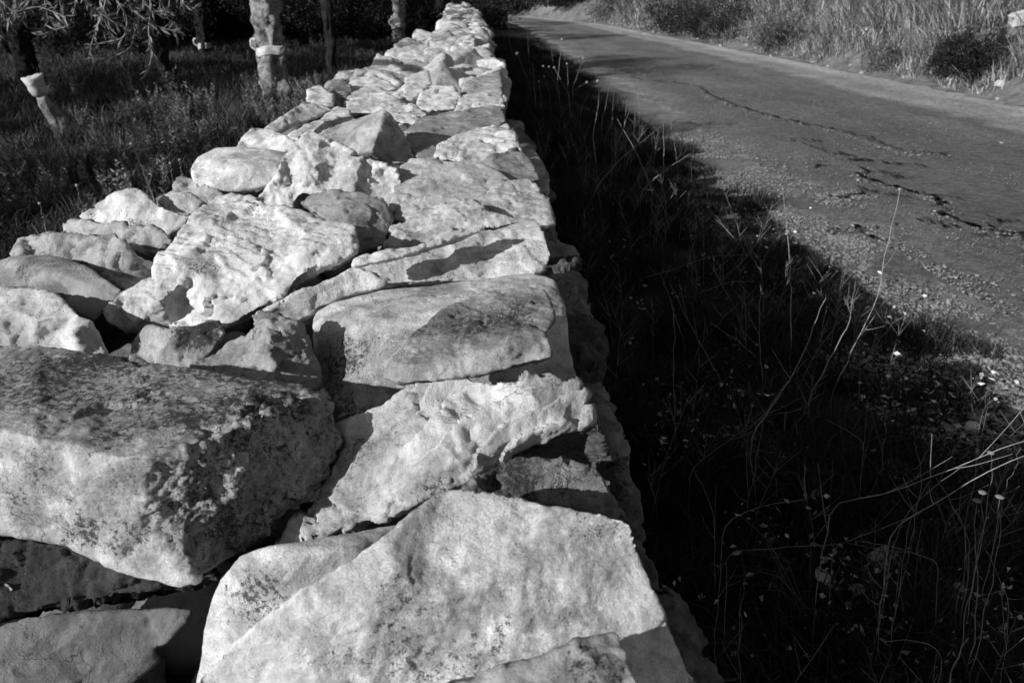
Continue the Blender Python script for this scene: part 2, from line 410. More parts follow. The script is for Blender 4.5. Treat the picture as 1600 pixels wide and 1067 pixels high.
def px_stone(label, pts, inner=(), T=14, shrink=0.86, vox=None, sm=1, down=.12, seed=1, pat=(), rpat=(), den=(), name='wall_stone', group='limestone blocks on top of the near wall', cat='stone', z0=1.0,
             rough=1.0, flake=None, strata=0.0, sdir_=(.2, .3, 1), tone=.6, stain=None, low=1.0, k=0, chips=0, sub=7, **kw):
    rr = np.random.default_rng(seed)
    if np.mean([q[1] for q in pts]) < 335:
        fz = lambda q: (q[0], q[1], 4 + (q[2] - 4) * .8)
        pts = [fz(q) for q in pts]; inner = [[fz(q) for q in l] for l in inner]
    flat = list(pts); cons = []
    n0 = len(pts)
    for line in inner:
        i0 = len(flat); idx = []
        for q in line:
            hit_ = [j for j, f in enumerate(flat) if abs(f[0] - q[0]) < .5 and abs(f[1] - q[1]) < .5]
            if hit_: idx.append(hit_[0])
            else: flat.append(q); idx.append(len(flat) - 1)
        cons += [(idx[j], idx[j + 1]) for j in range(len(idx) - 1)]
    co = [Vector((u, v)) for u, v, z in flat]
    r = delaunay_2d_cdt(co, [(j, (j + 1) % n0) for j in range(n0)] + cons, [list(range(n0))], 1, 1e-3)
    tri = [list(f) for f in r[2]]; ov = r[3]
    Z = []
    for j, v in enumerate(r[0]):
        if ov[j]: Z.append(flat[ov[j][0]][2])
        else:
            w = np.array([1 / ((v.x - f[0]) ** 2 + (v.y - f[1]) ** 2 + 1) for f in flat]); Z.append(float((w * np.array([f[2] for f in flat])).sum() / w.sum()))
    zm = max(Z); fac = 1.0
    while True:                                    # keep the visible faces from leaning over, unless the stone is undercut
        zz = [zm - (zm - z) * fac for z in Z]
        P = np.array([on(v.x, v.y, z0 + z / 100) for v, z in zip(r[0], zz)])
        A3 = np.array([[P[f[0]], P[f[1]], P[f[2]]] for f in tri]); nn = np.cross(A3[:, 1] - A3[:, 0], A3[:, 2] - A3[:, 0]); ar = np.linalg.norm(nn, axis=1)
        sg = np.sign((nn * (EYE - A3.mean(1))).sum(1))
        bad = ar[(nn[:, 2] * sg < 0.12 * ar)].sum() / ar.sum()
        if seed in (14, 19) or bad < .12 or fac < .45: break
        fac -= .05
    # boundary loop of the triangulation
    cnt = {}
    for f in tri:
        for a_, b_ in zip(f, f[1:] + f[:1]): cnt[(a_, b_)] = 1
    bd = {a_: b_ for (a_, b_) in cnt if (b_, a_) not in cnt}
    loop = [next(iter(bd))]
    while bd[loop[-1]] != loop[0] and len(loop) < 200: loop.append(bd[loop[-1]])
    c0 = P[loop].mean(0); dr = c0 - EYE; dr /= np.linalg.norm(dr); dr = dr + np.array([0, 0, -down]); dr /= np.linalg.norm(dr)
    n = len(P); m_ = len(loop); Bm = P[loop]
    cen = c0 + dr * T / 100
    mid = Bm + dr * (T / 200) ; mid = cen * 0 + (c0 + dr * T / 200) + (mid - (c0 + dr * T / 200)) * .98
    bot = Bm + dr * (T / 100); bot = cen + (bot - cen) * shrink
    V = np.vstack([P, mid, bot, cen[None]])
    for j in range(m_):
        a_, b_ = loop[j], loop[(j + 1) % m_]; p_, q_ = n + j, n + (j + 1) % m_; t_, u_ = p_ + m_, n + m_ + (j + 1) % m_
        tri += [[b_, a_, p_, q_], [q_, p_, t_, u_], [u_, t_, n + 2 * m_]]
    dist = np.linalg.norm(c0 - EYE)
    A, Q, E = remeshed(V, tri, vox or float(np.clip(dist * .0025, .0026, .010)))
    deg = np.bincount(E.ravel(), minlength=len(A))[:, None]
    for _ in range(sm):
        S_ = np.stack([np.bincount(E[:, 0], A[E[:, 1], k_], len(A)) + np.bincount(E[:, 1], A[E[:, 0], k_], len(A)) for k_ in range(3)], -1)
        A = A * .4 + S_ / deg * .6
    fn = np.cross(A[Q[:, 2]] - A[Q[:, 0]], A[Q[:, 3]] - A[Q[:, 1]])
    N = np.stack([sum(np.bincount(Q[:, j], fn[:, k_], len(A)) for j in range(4)) for k_ in range(3)], -1)
    N /= np.linalg.norm(N, axis=1)[:, None] + 1e-12
    f = lambda L: [(on(u, v, z0 + z / 100), r_ / 100, a_) for u, v, z, r_, a_ in L]
    ext = np.maximum((A.max(0) - A.min(0)) / 2, .02)
    o = finish(name, A, Q, N, A.mean(0), ext, seed, 7, rough, flake, strata, sdir_, tone, f(pat), rr.uniform(-.15, .35) if stain is None else stain, f(rpat), f(den), rr, low * .6)
    return tag(o, label, cat, group)

exec_stones = [
 # label, pts (u, v, cm above nominal wall top), options; some low tones carry shade
 ("broad pale slab filling the bottom centre of the photo, with a crusted sloping face",
  [(690,768,9),(715,764,9.5),(760,770,9.5),(860,787,9.5),(940,800,9),(985,817,8.5),(1003,868,5),(1030,940,2),(1060,1005,-1),(1115,1110,-5),(1100,1350,-14),(700,1330,-14),(200,1250,-14),(290,1080,-6),(380,988,1),(480,912,5),(600,835,8)],
  dict(T=10,shrink=.9,sub=8,seed=11,k=140,flake=0.15,chips=4,tone=.62,rough=0.7,pat=[(640,1010,0,9,.55),(780,1010,0,10,.5),(900,850,5,6,.5)],rpat=[(700,1040,-2,9,.45),(850,940,3,7,.3)],low=0.4,sm=3,inner=[[(800,900,5.2)],[(650,950,3)],[(900,1000,0)],[(760,1067,-3.5)],[(560,1040,-2)]])),
 ("small speckled slab at the very bottom edge, resting on the broad pale slab",
  [(655,1085,6),(720,1062,7),(800,1040,7.5),(880,1012,8),(958,985,8),(968,990,8),(1000,1075,7),(1020,1200,5),(700,1250,5)],
  dict(T=5,sub=7,seed=12,tone=0.52,stain=0,pat=[(930,1040,8,3,1.0)])),
 ("smooth rounded white stone with a short vertical crack, left of the broad pale slab",
  [(640,812,1),(560,830,2),(430,850,2.5),(395,858,2),(372,868,1),(345,900,-2),(328,940,-5),(316,985,-9),(312,1040,-13),(300,1090,-16),(420,1120,-14),(600,1000,-8),(700,900,-4)],
  dict(T=8,shrink=.95,sub=7,seed=13,k=12,chips=2,tone=.66,rough=.35,pat=[(420,960,-5,6,.9),(500,900,-2,3,1.0)],sm=9,flake=0,low=0.4,inner=[[(430,880,1.8),(540,860,2.5)],[(385,940,-3),(470,930,-2)]])),
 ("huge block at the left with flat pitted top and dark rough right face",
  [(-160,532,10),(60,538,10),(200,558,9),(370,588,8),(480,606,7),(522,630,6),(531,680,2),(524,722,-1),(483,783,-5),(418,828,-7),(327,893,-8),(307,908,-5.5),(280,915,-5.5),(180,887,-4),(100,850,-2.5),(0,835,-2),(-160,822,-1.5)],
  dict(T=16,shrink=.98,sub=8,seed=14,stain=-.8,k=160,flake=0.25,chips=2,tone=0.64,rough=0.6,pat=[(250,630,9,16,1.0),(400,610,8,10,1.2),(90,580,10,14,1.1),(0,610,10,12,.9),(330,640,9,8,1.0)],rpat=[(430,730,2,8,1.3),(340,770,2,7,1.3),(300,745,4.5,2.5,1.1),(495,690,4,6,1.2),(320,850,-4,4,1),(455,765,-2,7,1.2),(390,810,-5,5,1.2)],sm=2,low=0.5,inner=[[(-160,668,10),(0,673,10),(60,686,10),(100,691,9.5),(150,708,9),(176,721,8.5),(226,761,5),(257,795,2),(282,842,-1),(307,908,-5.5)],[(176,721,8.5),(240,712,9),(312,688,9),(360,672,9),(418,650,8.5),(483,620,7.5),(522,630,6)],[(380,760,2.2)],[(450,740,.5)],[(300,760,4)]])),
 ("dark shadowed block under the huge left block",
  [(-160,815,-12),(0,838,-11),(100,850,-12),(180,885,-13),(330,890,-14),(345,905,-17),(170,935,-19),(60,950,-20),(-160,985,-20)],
  dict(T=13,sub=6,seed=15,tone=0.1,stain=.8,rough=1.5)),  # near-black tone stands in for the shade under the huge block
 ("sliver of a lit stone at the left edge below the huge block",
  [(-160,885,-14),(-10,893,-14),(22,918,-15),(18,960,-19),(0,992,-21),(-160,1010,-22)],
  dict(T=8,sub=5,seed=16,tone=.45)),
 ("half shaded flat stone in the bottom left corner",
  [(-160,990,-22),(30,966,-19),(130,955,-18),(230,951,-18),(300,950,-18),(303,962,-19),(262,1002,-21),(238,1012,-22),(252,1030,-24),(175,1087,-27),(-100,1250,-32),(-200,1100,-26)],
  dict(T=8,sub=7,seed=17,tone=.2,rough=.5,chips=3,pat=[(100,1000,-20,8,.4)],flake=0.2)),  # low tone puts the half shade into the stone's colour
 ("long layered stone with ragged bedding, running from lower left up to the wall's right edge",
  [(522,662,2),(560,648,3.5),(600,630,5),(640,602,7),(700,587,8),(780,598,8),(860,592,8.5),(905,600,8.5),(920,628,7.5),(932,655,6),(900,670,4.5),(860,684,4),(800,713,3),(740,743,2),(700,768,1),(620,803,-2),(560,820,-4),(480,842,-7),(425,853,-9),(455,820,-7),(490,785,-4.5),(500,765,-4),(520,700,-1)],
  dict(T=12,shrink=.85,sub=8,seed=18,tone=.64,rough=.9,flake=.35,strata=2.4,sdir_=(-.5,.75,.5),pat=[(680,780,0,5,.8),(560,760,-3,8,.7),(850,620,7,4,.6)],rpat=[(560,780,-4,7,.5)],inner=[[(540,740,-.5),(640,700,4.5),(720,660,6.8),(820,630,8),(890,622,8)],[(600,778,-.5),(700,730,3.4),(800,690,5),(880,660,6)],[(560,700,1.2),(640,655,4.6),(720,620,6.4),(820,612,7.4)]])),
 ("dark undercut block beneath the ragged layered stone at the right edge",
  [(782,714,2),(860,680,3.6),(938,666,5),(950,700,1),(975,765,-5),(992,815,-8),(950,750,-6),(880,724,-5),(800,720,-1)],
  dict(T=8,sub=6,seed=19,tone=0.22,stain=.7,rough=1.4)),  # low tone deepens the shade of the undercut
 ("mottled grey slab with black lichen just behind the broad pale slab",
  [(725,768,5),(745,745,6),(790,714,6.5),(840,712,6.5),(895,719,6),(928,730,5.5),(948,758,4.5),(968,790,3),(990,822,1),(860,800,2),(760,785,3)],
  dict(T=8,sub=7,seed=20,tone=0.26,rough=.7,stain=.45,pat=[(790,745,4,5,1.2)])),
 ("large smooth boulder in the middle with a darkening lower front",
  [(486,500,-1),(495,485,1),(520,472,3),(600,451,4.5),(720,440,5),(830,427,6),(868,437,5.5),(885,480,3),(893,540,-1),(905,600,-6),(860,615,-8),(640,645,-11),(545,652,-11),(520,630,-10),(500,590,-8),(488,545,-5)],
  dict(T=14,shrink=.95,sub=8,seed=21,k=14,chips=1,tone=0.6,rough=.4,pat=[(560,600,-4,8,1.0),(620,620,-7,6,1.2),(520,540,-1,5,.6)],sm=8,flake=0,inner=[[(510,520,.5),(600,500,4),(700,480,5),(850,470,5.5)],[(560,590,-4),(620,560,0),(700,560,1)]])),
 ("pointed wedge stone with a speckled grey top, lying on the smooth boulder",
  [(592,592,7.5),(598,575,8.6),(610,558,9.7),(640,528,10.5),(690,482,12),(740,463,12.5),(780,450,13),(830,448,13),(852,452,13),(862,475,12.5),(868,500,12),(856,520,12),(864,545,11),(862,558,10.2),(800,573,9.4),(760,582,9),(690,592,8.6),(650,596,8),(618,601,7.5)],
  dict(T=8,shrink=.9,sub=7,seed=22,k=108,chips=4,tone=0.4,rough=.7,pat=[(770,500,12,8,1.0),(700,520,11,7,.8)],flake=0.35,low=0.4,sm=2,inner=[[(598,575,8.6),(630,572,9.6),(700,560,10.6),(780,545,11.6),(856,520,12)]])),
 ("long pale slab sloping up to the right in the middle of the wall",
  [(400,492,-2),(440,470,1),(470,452,3),(520,432,5),(552,416,6),(640,396,7),(700,378,8),(760,360,9.5),(800,350,10),(832,342,10),(845,350,10),(858,383,8),(862,398,6.5),(852,422,4),(800,437,3),(760,441,2.5),(690,439,3),(620,443,2.5),(560,456,1),(490,487,-2),(430,515,-7),(395,510,-6)],
  dict(T=14,shrink=.9,sub=7,seed=23,k=90,chips=3,tone=.66,rough=.6,pat=[(430,490,-1,4,.6)],low=0.4,flake=0.4,inner=[[(708,382,8.6),(716,410,6.2),(725,438,3)],[(800,385,7.8)],[(560,435,3.6)]])),
 ("thin flat strip of stone lying along the back of the long pale slab",
  [(549,416,6),(552,406,7.5),(575,397,8.5),(640,385,10),(700,370,11.5),(745,358,12.5),(762,352,13),(752,362,11.5),(700,379,9.5),(640,397,8.2),(590,409,7),(560,415,6.3)],
  dict(T=4,sub=6,seed=24,tone=.68,rough=.5,chips=3)),
 ("big white block with stepped ridges on its tilted face",
  [(158,484,-3),(185,458,0),(240,435,3),(246,410,5),(256,392,7),(275,365,9.5),(295,340,12),(315,322,13),(342,304,14),(385,305,14),(420,318,13.5),(450,328,13),(520,343,12),(556,353,11.5),(562,388,7.5),(545,402,6),(520,412,5),(470,432,3),(452,452,1),(440,462,0),(395,488,-3),(350,513,-6),(270,515,-8),(200,518,-9),(168,506,-6)],
  dict(T=16,shrink=.9,sub=8,seed=25,k=102,chips=4,tone=.68,rough=1.0,strata=.7,sdir_=(.25,.75,.65),pat=[(320,400,9,4,.7),(370,330,14,3,.8),(220,480,0,6,.55),(340,490,-3,5,.4)],low=0.5,inner=[[(300,430,4)],[(400,400,7)],[(350,360,10)],[(480,390,8.5)],[(250,470,1)],[(556,353,11.5),(545,375,9.5),(545,402,6)]])),
 ("stone toned grey for its turned-away faces, wedged behind the big white ridged block",
  [(468,318,4),(487,302,6),(520,297,7),(560,300,7),(600,309,6),(612,345,2),(602,382,-2),(570,395,-4),(545,398,-4),(520,350,2)],
  dict(T=7,sub=6,seed=26,tone=0.32,rough=.8,pat=[(560,350,3,6,.4)],inner=[[(545,345,4)]])),  # grey tone stands in for faces turned from the sun
 ("small pale stone with a black lichen patch, below the big white ridged block",
  [(198,562,-4),(205,540,-3),(215,523,-1),(232,507,1),(265,512,1.5),(300,508,1.5),(340,500,1.5),(352,520,0),(335,545,-2),(318,560,-4),(292,576,-6),(240,574,-6)],
  dict(T=10,sub=7,seed=27,tone=0.44,rough=.7,k=20,pat=[(312,522,0,3.5,1.6)])),
 ("angular grey stone with a peaked top between the huge block and the smooth boulder",
  [(298,574,-3),(345,545,0),(385,522,3),(400,505,5),(415,493,6.5),(435,497,6),(455,501,6),(475,506,5),(482,535,2.5),(492,570,-1),(499,603,-5),(440,612,-4),(360,600,-3)],
  dict(T=13,sub=7,seed=28,tone=0.36,rough=1.2,chips=8,inner=[[(415,493,6.5),(425,540,4.5),(430,590,-1)],[(345,545,0),(380,565,0)]])),
 ("pale hollowed stone at the left edge, behind the huge block",
  [(-140,448,4),(0,450,4),(40,446,5),(75,452,5.5),(95,462,5),(120,490,3.5),(145,500,3),(158,525,0),(170,558,-4),(60,562,-3),(-140,565,-3)],
  dict(T=13,sub=7,seed=29,tone=.6,rough=.8,den=(),flake=0.3,inner=[[(60,500,2.5)],[(90,525,-1.5),(50,535,-2)],[(20,485,3.5)],[(120,490,3.5),(112,520,2),(125,550,-2)]])),
 ("smooth tilted stone freckled with black lichen along its lower side, near the left edge",
  [(-60,412,2),(0,405,4),(22,398,5),(80,398,6),(140,416,5),(170,436,4),(193,452,2),(186,467,0),(162,488,-3),(150,505,-6),(120,490,-4),(95,464,-2),(40,448,0),(-60,455,-1)],
  dict(T=9,sub=7,seed=30,tone=0.36,rough=.35,k=20,chips=2,pat=[(110,455,0,6,1.5),(60,425,3,4,.8),(160,475,-2,5,1.4)],sm=5,flake=0,inner=[[(22,410,4.5),(80,424,5),(140,446,3)]])),
 ("rough grey topped stone on the wall's left margin",
  [(12,398,2),(20,384,4),(32,373,5.5),(70,364,7),(100,366,7),(130,363,8),(160,368,8),(180,362,9),(195,380,7.5),(207,398,5),(225,418,2),(243,432,-1),(215,448,-2),(195,453,-1),(140,422,1),(80,404,2),(30,402,2)],
  dict(T=10,sub=7,seed=31,tone=0.42,rough=1.3,pat=[(200,400,3,6,.9),(140,400,4,5,.6)],inner=[[(180,362,9),(165,400,5),(175,430,1)],[(130,385,5.5)]])),
 ("flat wedge of pale stone on the left margin in front of the domed stone",
  [(96,346,4),(120,343,5),(160,346,6.5),(190,349,7),(240,354,7),(255,362,6),(270,377,4),(262,392,1),(245,402,-1),(205,394,1),(180,370,3),(150,368,3),(120,368,2),(97,368,1)],
  dict(T=10,sub=6,seed=32,tone=0.46,rough=1.0,pat=[(150,350,5,4,.5)])),
 ("domed white stone on the left margin of the wall",
  [(120,337,3),(135,328,5),(150,319,7),(165,308,9),(180,299,10.5),(210,292,11),(228,300,10.5),(240,312,9),(258,326,7.5),(300,337,5.5),(296,350,3),(265,372,0),(240,358,2),(190,352,3),(140,350,2)],
  dict(T=12,sub=7,seed=33,tone=.68,rough=.7,k=18,pat=[(150,335,4,2.5,.8)],sm=5,inner=[[(215,325,7.5)],[(250,345,4.2)]])),
 ("small two sided stone leaning on the domed white stone",
  [(243,314,6),(255,305,7.5),(270,297,9),(300,300,9),(315,312,7),(333,325,4),(326,337,2),(300,338,3),(262,330,4)],
  dict(T=8,sub=6,seed=34,tone=.58,rough=.5,k=120,chips=2,flake=0.2,inner=[[(270,297,9),(276,315,7),(274,333,4)]])),
 ("dark topped small stone beside the pale flat boulder on the left margin",
  [(271,300,2),(275,277,5),(292,275,5.5),(330,290,5),(352,306,3),(337,326,-1),(315,312,0),(300,303,1)],
  dict(T=8,sub=5,seed=35,tone=.4,stain=.5)),
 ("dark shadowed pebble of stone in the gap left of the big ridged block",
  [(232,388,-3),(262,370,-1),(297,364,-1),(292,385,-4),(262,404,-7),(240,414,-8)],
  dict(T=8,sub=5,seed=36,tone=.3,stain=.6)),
 ("rounded pale boulder overhanging the left side of the wall",
  [(297,268,5),(300,256,7.5),(310,244,10),(335,231,12),(380,229,13),(420,233,12.5),(445,237,12),(460,247,10),(448,272,5),(420,290,1),(385,299,-1),(350,303,-2),(320,297,0),(302,285,2.5)],
  dict(T=13,sub=7,seed=37,tone=.68,rough=.5,k=14,chips=3,sm=7,flake=0.2,inner=[[(370,262,8.5),(420,258,9)]])),
 ("tall peaked white stone with fluted right side in the upper middle",
  [(385,320,0),(400,310,2),(418,292,5),(432,266,10),(442,245,13),(455,222,17),(482,206,19.5),(505,212,18.5),(522,217,17.5),(545,232,15),(560,245,13),(590,255,11),(620,264,10),(628,284,6),(618,310,1),(607,335,-3),(585,318,0),(560,305,3),(500,305,3),(470,305,3),(455,328,-1),(410,322,-1)],
  dict(T=12,shrink=.9,sub=7,seed=38,k=102,chips=5,tone=.7,rough=1.1,strata=0.25,sdir_=(1,.2,0),den=(),inner=[[(522,217,17.5),(530,250,12),(540,290,6)],[(480,260,11.5)],[(455,222,17),(450,262,10),(430,300,4)]])),
 ("low white stone behind the rounded pale boulder",
  [(362,238,6),(375,218,9),(385,206,11),(402,198,12),(450,212,11),(470,228,8),(430,248,4),(380,246,4)],
  dict(T=13,sub=6,seed=39,tone=.68,rough=.6)),
 ("flat white slab jutting out over the left side of the wall",
  [(408,205,10),(425,190,12),(440,181,13.5),(470,163,16),(502,160,16),(522,172,13),(495,185,11),(470,193,10),(450,201,9.5),(430,210,9)],
  dict(T=5,sub=6,seed=40,tone=.7,rough=.5)),
 ("white ragged stone between the jutting slab and the shaded pyramid stone",
  [(440,215,4),(500,184,8),(525,165,10),(545,170,10),(560,190,8),(530,215,5),(480,222,4)],
  dict(T=13,sub=6,seed=41,tone=.66,rough=1.0)),
 ("pyramid stone with a shaded grey right face",
  [(505,222,4),(525,203,8),(545,192,11),(575,180,14),(600,171,17),(612,180,14.5),(625,200,9.5),(640,222,4),(647,258,-4),(620,256,-3),(600,252,-2),(550,240,1)],
  dict(T=13,sub=7,seed=42,k=120,chips=2,tone=0.46,rough=.5,flake=0.15,low=0.3,inner=[[(600,171,17),(592,205,10.5),(582,235,4.5),(575,246,0)]])),
 ("small upright white stone on the left margin, second one beyond the jutting slab",
  [(476,156,8),(481,140,11),(500,132,12),(522,148,10),(524,168,6),(500,170,6)],
  dict(T=5,sub=6,seed=43,tone=.7)),
 ("dark topped stone on the left margin behind the small upright one",
  [(505,142,7),(520,126,10),(540,124,11),(553,138,9),(545,155,6),(520,155,6)],
  dict(T=5,sub=5,seed=44,tone=0.3,stain=.4)),
 ("low white block with a crack, behind the shaded pyramid stone",
  [(537,160,6),(555,141,9),(588,134,10),(622,153,8),(640,168,5),(590,176,4),(542,176,4)],
  dict(T=13,sub=6,seed=45,tone=.68)),
 ("white crumbly stone right behind the pyramid stone's tip",
  [(590,175,5),(620,160,8),(650,165,8),(668,178,6),(650,196,3),(615,190,4)],
  dict(T=13,sub=6,seed=46,tone=.66,rough=1.3)),
 ("wide flat grey stone in the right half, beyond the ragged white crest stone",
  [(630,205,4),(650,186,6),(700,176,7),(750,165,8),(785,166,8),(792,188,6),(770,206,4),(700,225,2),(682,252,0),(655,255,0),(638,232,2)],
  dict(T=13,sub=7,seed=47,tone=0.38,rough=.4,k=20,chips=2)),
 ("ragged white crest stone on the right edge, upper part of the wall",
  [(677,246,3),(682,226,6),(720,208,8),(765,200,9),(795,194,9),(808,212,8),(815,236,5),(800,256,2),(740,260,1)],
  dict(T=13,sub=7,seed=48,tone=0.64,rough=1.3,strata=.4)),
 ("large pale stone with a smooth left cheek, right of the tall peaked stone",
  [(608,330,0),(614,290,5),(625,258,9),(645,250,10),(740,252,9),(765,258,8),(800,280,5),(790,300,3),(720,318,1),(660,335,0),(612,352,-3)],
  dict(T=13,sub=7,seed=49,tone=0.5,rough=.5,k=110,pat=[(700,280,6,5,.3)])),
 ("grey sandy faced stone tilted on the right edge",
  [(745,258,5),(770,240,8),(808,232,8),(828,248,6),(845,280,3),(810,292,2),(770,278,4)],
  dict(T=13,sub=6,seed=50,tone=0.33,rough=.5)),
 ("smooth shield shaped stone sticking out of the wall's right edge",
  [(808,234,3),(834,233,3),(848,252,1),(860,278,-2),(858,308,-5),(842,300,-4),(822,262,0)],
  dict(T=4,sub=6,seed=51,tone=0.48,rough=.3)),
 ("low cracked stone with black creases, behind the long pale slab",
  [(602,388,-1),(610,355,3),(650,335,5),(692,314,8),(740,314,8),(770,330,7),(835,345,5),(750,360,4),(650,388,1)],
  dict(T=13,sub=7,seed=52,tone=0.5,rough=1.2,pat=[(640,370,2,4,.8),(760,335,6,3,1.0)])),
 ("pale triangular stone at the right edge behind the long pale slab",
  [(730,325,5),(770,292,8),(800,282,9),(832,281,8),(858,312,6),(868,350,2),(850,356,2),(790,345,3)],
  dict(T=13,sub=7,seed=53,tone=0.52,rough=1.0,pat=[(760,318,6,3,.9)])),
 ("white bouldery stone in the middle behind the low cracked stone",
  [(612,345,1),(620,320,4),(660,305,7),(720,300,7),(765,300,7),(740,320,5),(690,325,4),(640,350,1)],
  dict(T=13,sub=6,seed=54,tone=0.5,rough=.8)),
 ("grey white block on the right edge, far side of the wide flat grey stone",
  [(700,160,4),(722,150,6),(740,146,7),(785,142,7),(790,168,4),(750,172,3),(710,176,2)],
  dict(T=13,sub=6,seed=55,tone=.66)),
 ("square ended white block on the wall's right edge, far upper part",
  [(718,146,5),(726,128,8),(750,118,9),(782,112,9),(786,132,7),(787,148,5),(750,152,4)],
  dict(T=13,sub=6,seed=56,tone=0.5,rough=.5,k=120)),
 ("white block with dark right side standing upright in the far part",
  [(628,150,4),(632,122,9),(660,110,12),(671,109,12),(676,130,8),(655,150,4),(640,165,2)],
  dict(T=5,sub=6,seed=57,tone=.66,k=120,chips=2,rough=.4)),
 ("bright white bulging stone left of the square ended block",
  [(648,168,3),(656,146,7),(680,134,9),(710,136,9),(722,150,6),(712,170,3),(670,174,2)],
  dict(T=13,sub=6,seed=58,tone=.7)),
 ("long white stone lying across the left margin, far upper part",
  [(538,136,6),(548,122,9),(580,118,10),(608,126,8),(625,140,5),(590,146,4),(550,144,4)],
  dict(T=5,sub=6,seed=59,tone=.7,rough=.7)),
]
for lab, pts, kw in exec_stones: px_stone(lab, pts, **kw)

# the wall's rubble heart, below and between the blocks
RX = 0.15; LX = -0.92
def lxf(y): return LX + .36 * min(max((y - 4.2) / 5.5, 0), 1)
def rxf(y): return RX - .05 * min(max((y - 5) / 4, 0), 1)
def wall_y(y): return -0.0012 * max(y - 8, 0) ** 2
ysw = np.arange(-1.2, 27, 0.12); prof = [(-0.35, -.05, 0), (-.06, .78, 1), (-.02, .80, 1), (.0, .80, 2)]
zc_ = lambda y: .58 if y < 1.3 else (.68 if y < 4.7 else .76)
ring = [(LX - .16, -.08), (LX + .10, 0), (-.4, 0), (RX - .12, 0), (RX + .10, -.08)]
V = []
for y in ysw:
    for (x, z) in ring:
        if x < 0: x += (lxf(y) - LX) * (1 if x < -.5 else .5)
        else: x += rxf(y) - RX
        z = z if z else zc_(y)
        n = grad_noise(np.array([[x * 3, y * 3, z * 3]]), 3)[0] * .05; V.append((x + wall_y(y) + n, y, z + n))
k = len(ring); Fc = [(j * k + q, (j + 1) * k + q, (j + 1) * k + q + 1, j * k + q + 1) for j in range(len(ysw) - 1) for q in range(k - 1)]
core = mesh('rubble_wall', V, Fc, M_CORE); tag(core, 'packed rubble heart of the dry stone wall, coloured near black for the shade between its blocks', 'wall')

def rand_stone_pts(c, sx, sy, sz, rr, rot=None, n=12, tilt=.11):
    p = rr.normal(size=(n, 3)); p /= np.linalg.norm(p, axis=1)[:, None]; p = np.sign(p) * np.abs(p) ** 0.5
    p *= np.array([sx, sy, sz]) / 2
    a = rr.uniform(-.6, .6) if rot is None else rot; tx, ty = np.clip(rr.normal(0, tilt, 2), -.38, .38)
    Rz = np.array([[math.cos(a), -math.sin(a), 0], [math.sin(a), math.cos(a), 0], [0, 0, 1]])
    Rx = np.array([[1, 0, tx], [0, 1, ty], [-tx, -ty, 1]])
    return p @ (Rz @ Rx).T + np.array(c)
rr = np.random.default_rng(5); sd = 100
# far stretch of the wall top
y = 4.7; 
while y < 24:
    pitch = 0.27 if y < 9 else 0.36
    x = lxf(y) + 0.06
    while x < rxf(y) - 0.02:
        w = rr.uniform(.17, .42) if y < 9 else rr.uniform(.24, .46)
        w = min(w, rxf(y) - x); 
        if w < .12: break
        cx = x + w / 2 + wall_y(y); cy = y + rr.uniform(-.07, .07)
        hz = rr.uniform(.13, .25)
        P = rand_stone_pts((cx, cy, 1.0 - hz * .34 + rr.uniform(-.03, .035)), w * 1.3, pitch * 1.6, hz, rr, n=13, tilt=.24)
        o = build_stone('wall_stone', P, 5 if y < 8 else 4, sd, k=110, chips=5, tone=rr.uniform(.5, .70), stain=max(0, rr.normal(0, .25)), rough=1.0); sd += 1
        tag(o, 'pale limestone block in the far stretch of the wall, small in the picture', 'stone', 'limestone blocks in the far stretch of the wall')
        x += w * rr.uniform(.86, 1.0)
    y += pitch
# filler stones low between the near blocks, toned dark for the shade there
y = 0.35
while y < 4.8:
    x = LX + .05
    while x < RX - .10:
        w = rr.uniform(.14, .26)
        cx = x + w / 2; cy = y + rr.uniform(-.05, .05)
        zt = .60 if y < 1.25 else (.70 if y < 2 else .78)
        P = rand_stone_pts((cx, cy, zt + rr.uniform(-.05, .015)), w * 1.2, .26, .16, rr)
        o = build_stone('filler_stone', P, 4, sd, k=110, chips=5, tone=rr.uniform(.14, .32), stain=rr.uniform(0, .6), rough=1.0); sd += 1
        tag(o, 'small packing stone deep in a gap between the big blocks', 'stone', 'packing stones between the near blocks')
        x += w
    y += .21
# stones of the right face, stepping down; low tones add to their shade
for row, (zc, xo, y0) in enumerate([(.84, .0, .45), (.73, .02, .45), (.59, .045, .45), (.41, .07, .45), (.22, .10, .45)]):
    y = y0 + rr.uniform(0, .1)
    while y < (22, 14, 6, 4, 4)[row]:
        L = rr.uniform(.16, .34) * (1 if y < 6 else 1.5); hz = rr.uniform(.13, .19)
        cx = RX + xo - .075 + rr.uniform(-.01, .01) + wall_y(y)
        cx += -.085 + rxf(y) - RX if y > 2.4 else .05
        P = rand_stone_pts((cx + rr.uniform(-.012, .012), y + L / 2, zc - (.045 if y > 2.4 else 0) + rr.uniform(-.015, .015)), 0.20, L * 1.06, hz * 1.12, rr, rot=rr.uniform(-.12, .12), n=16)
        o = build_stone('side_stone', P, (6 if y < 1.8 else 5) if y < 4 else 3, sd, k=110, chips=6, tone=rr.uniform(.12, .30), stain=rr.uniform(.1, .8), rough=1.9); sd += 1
        tag(o, 'weathered stone in the right hand face of the wall, toned dark for its shade', 'stone', 'stones in the right face of the wall')
        y += L

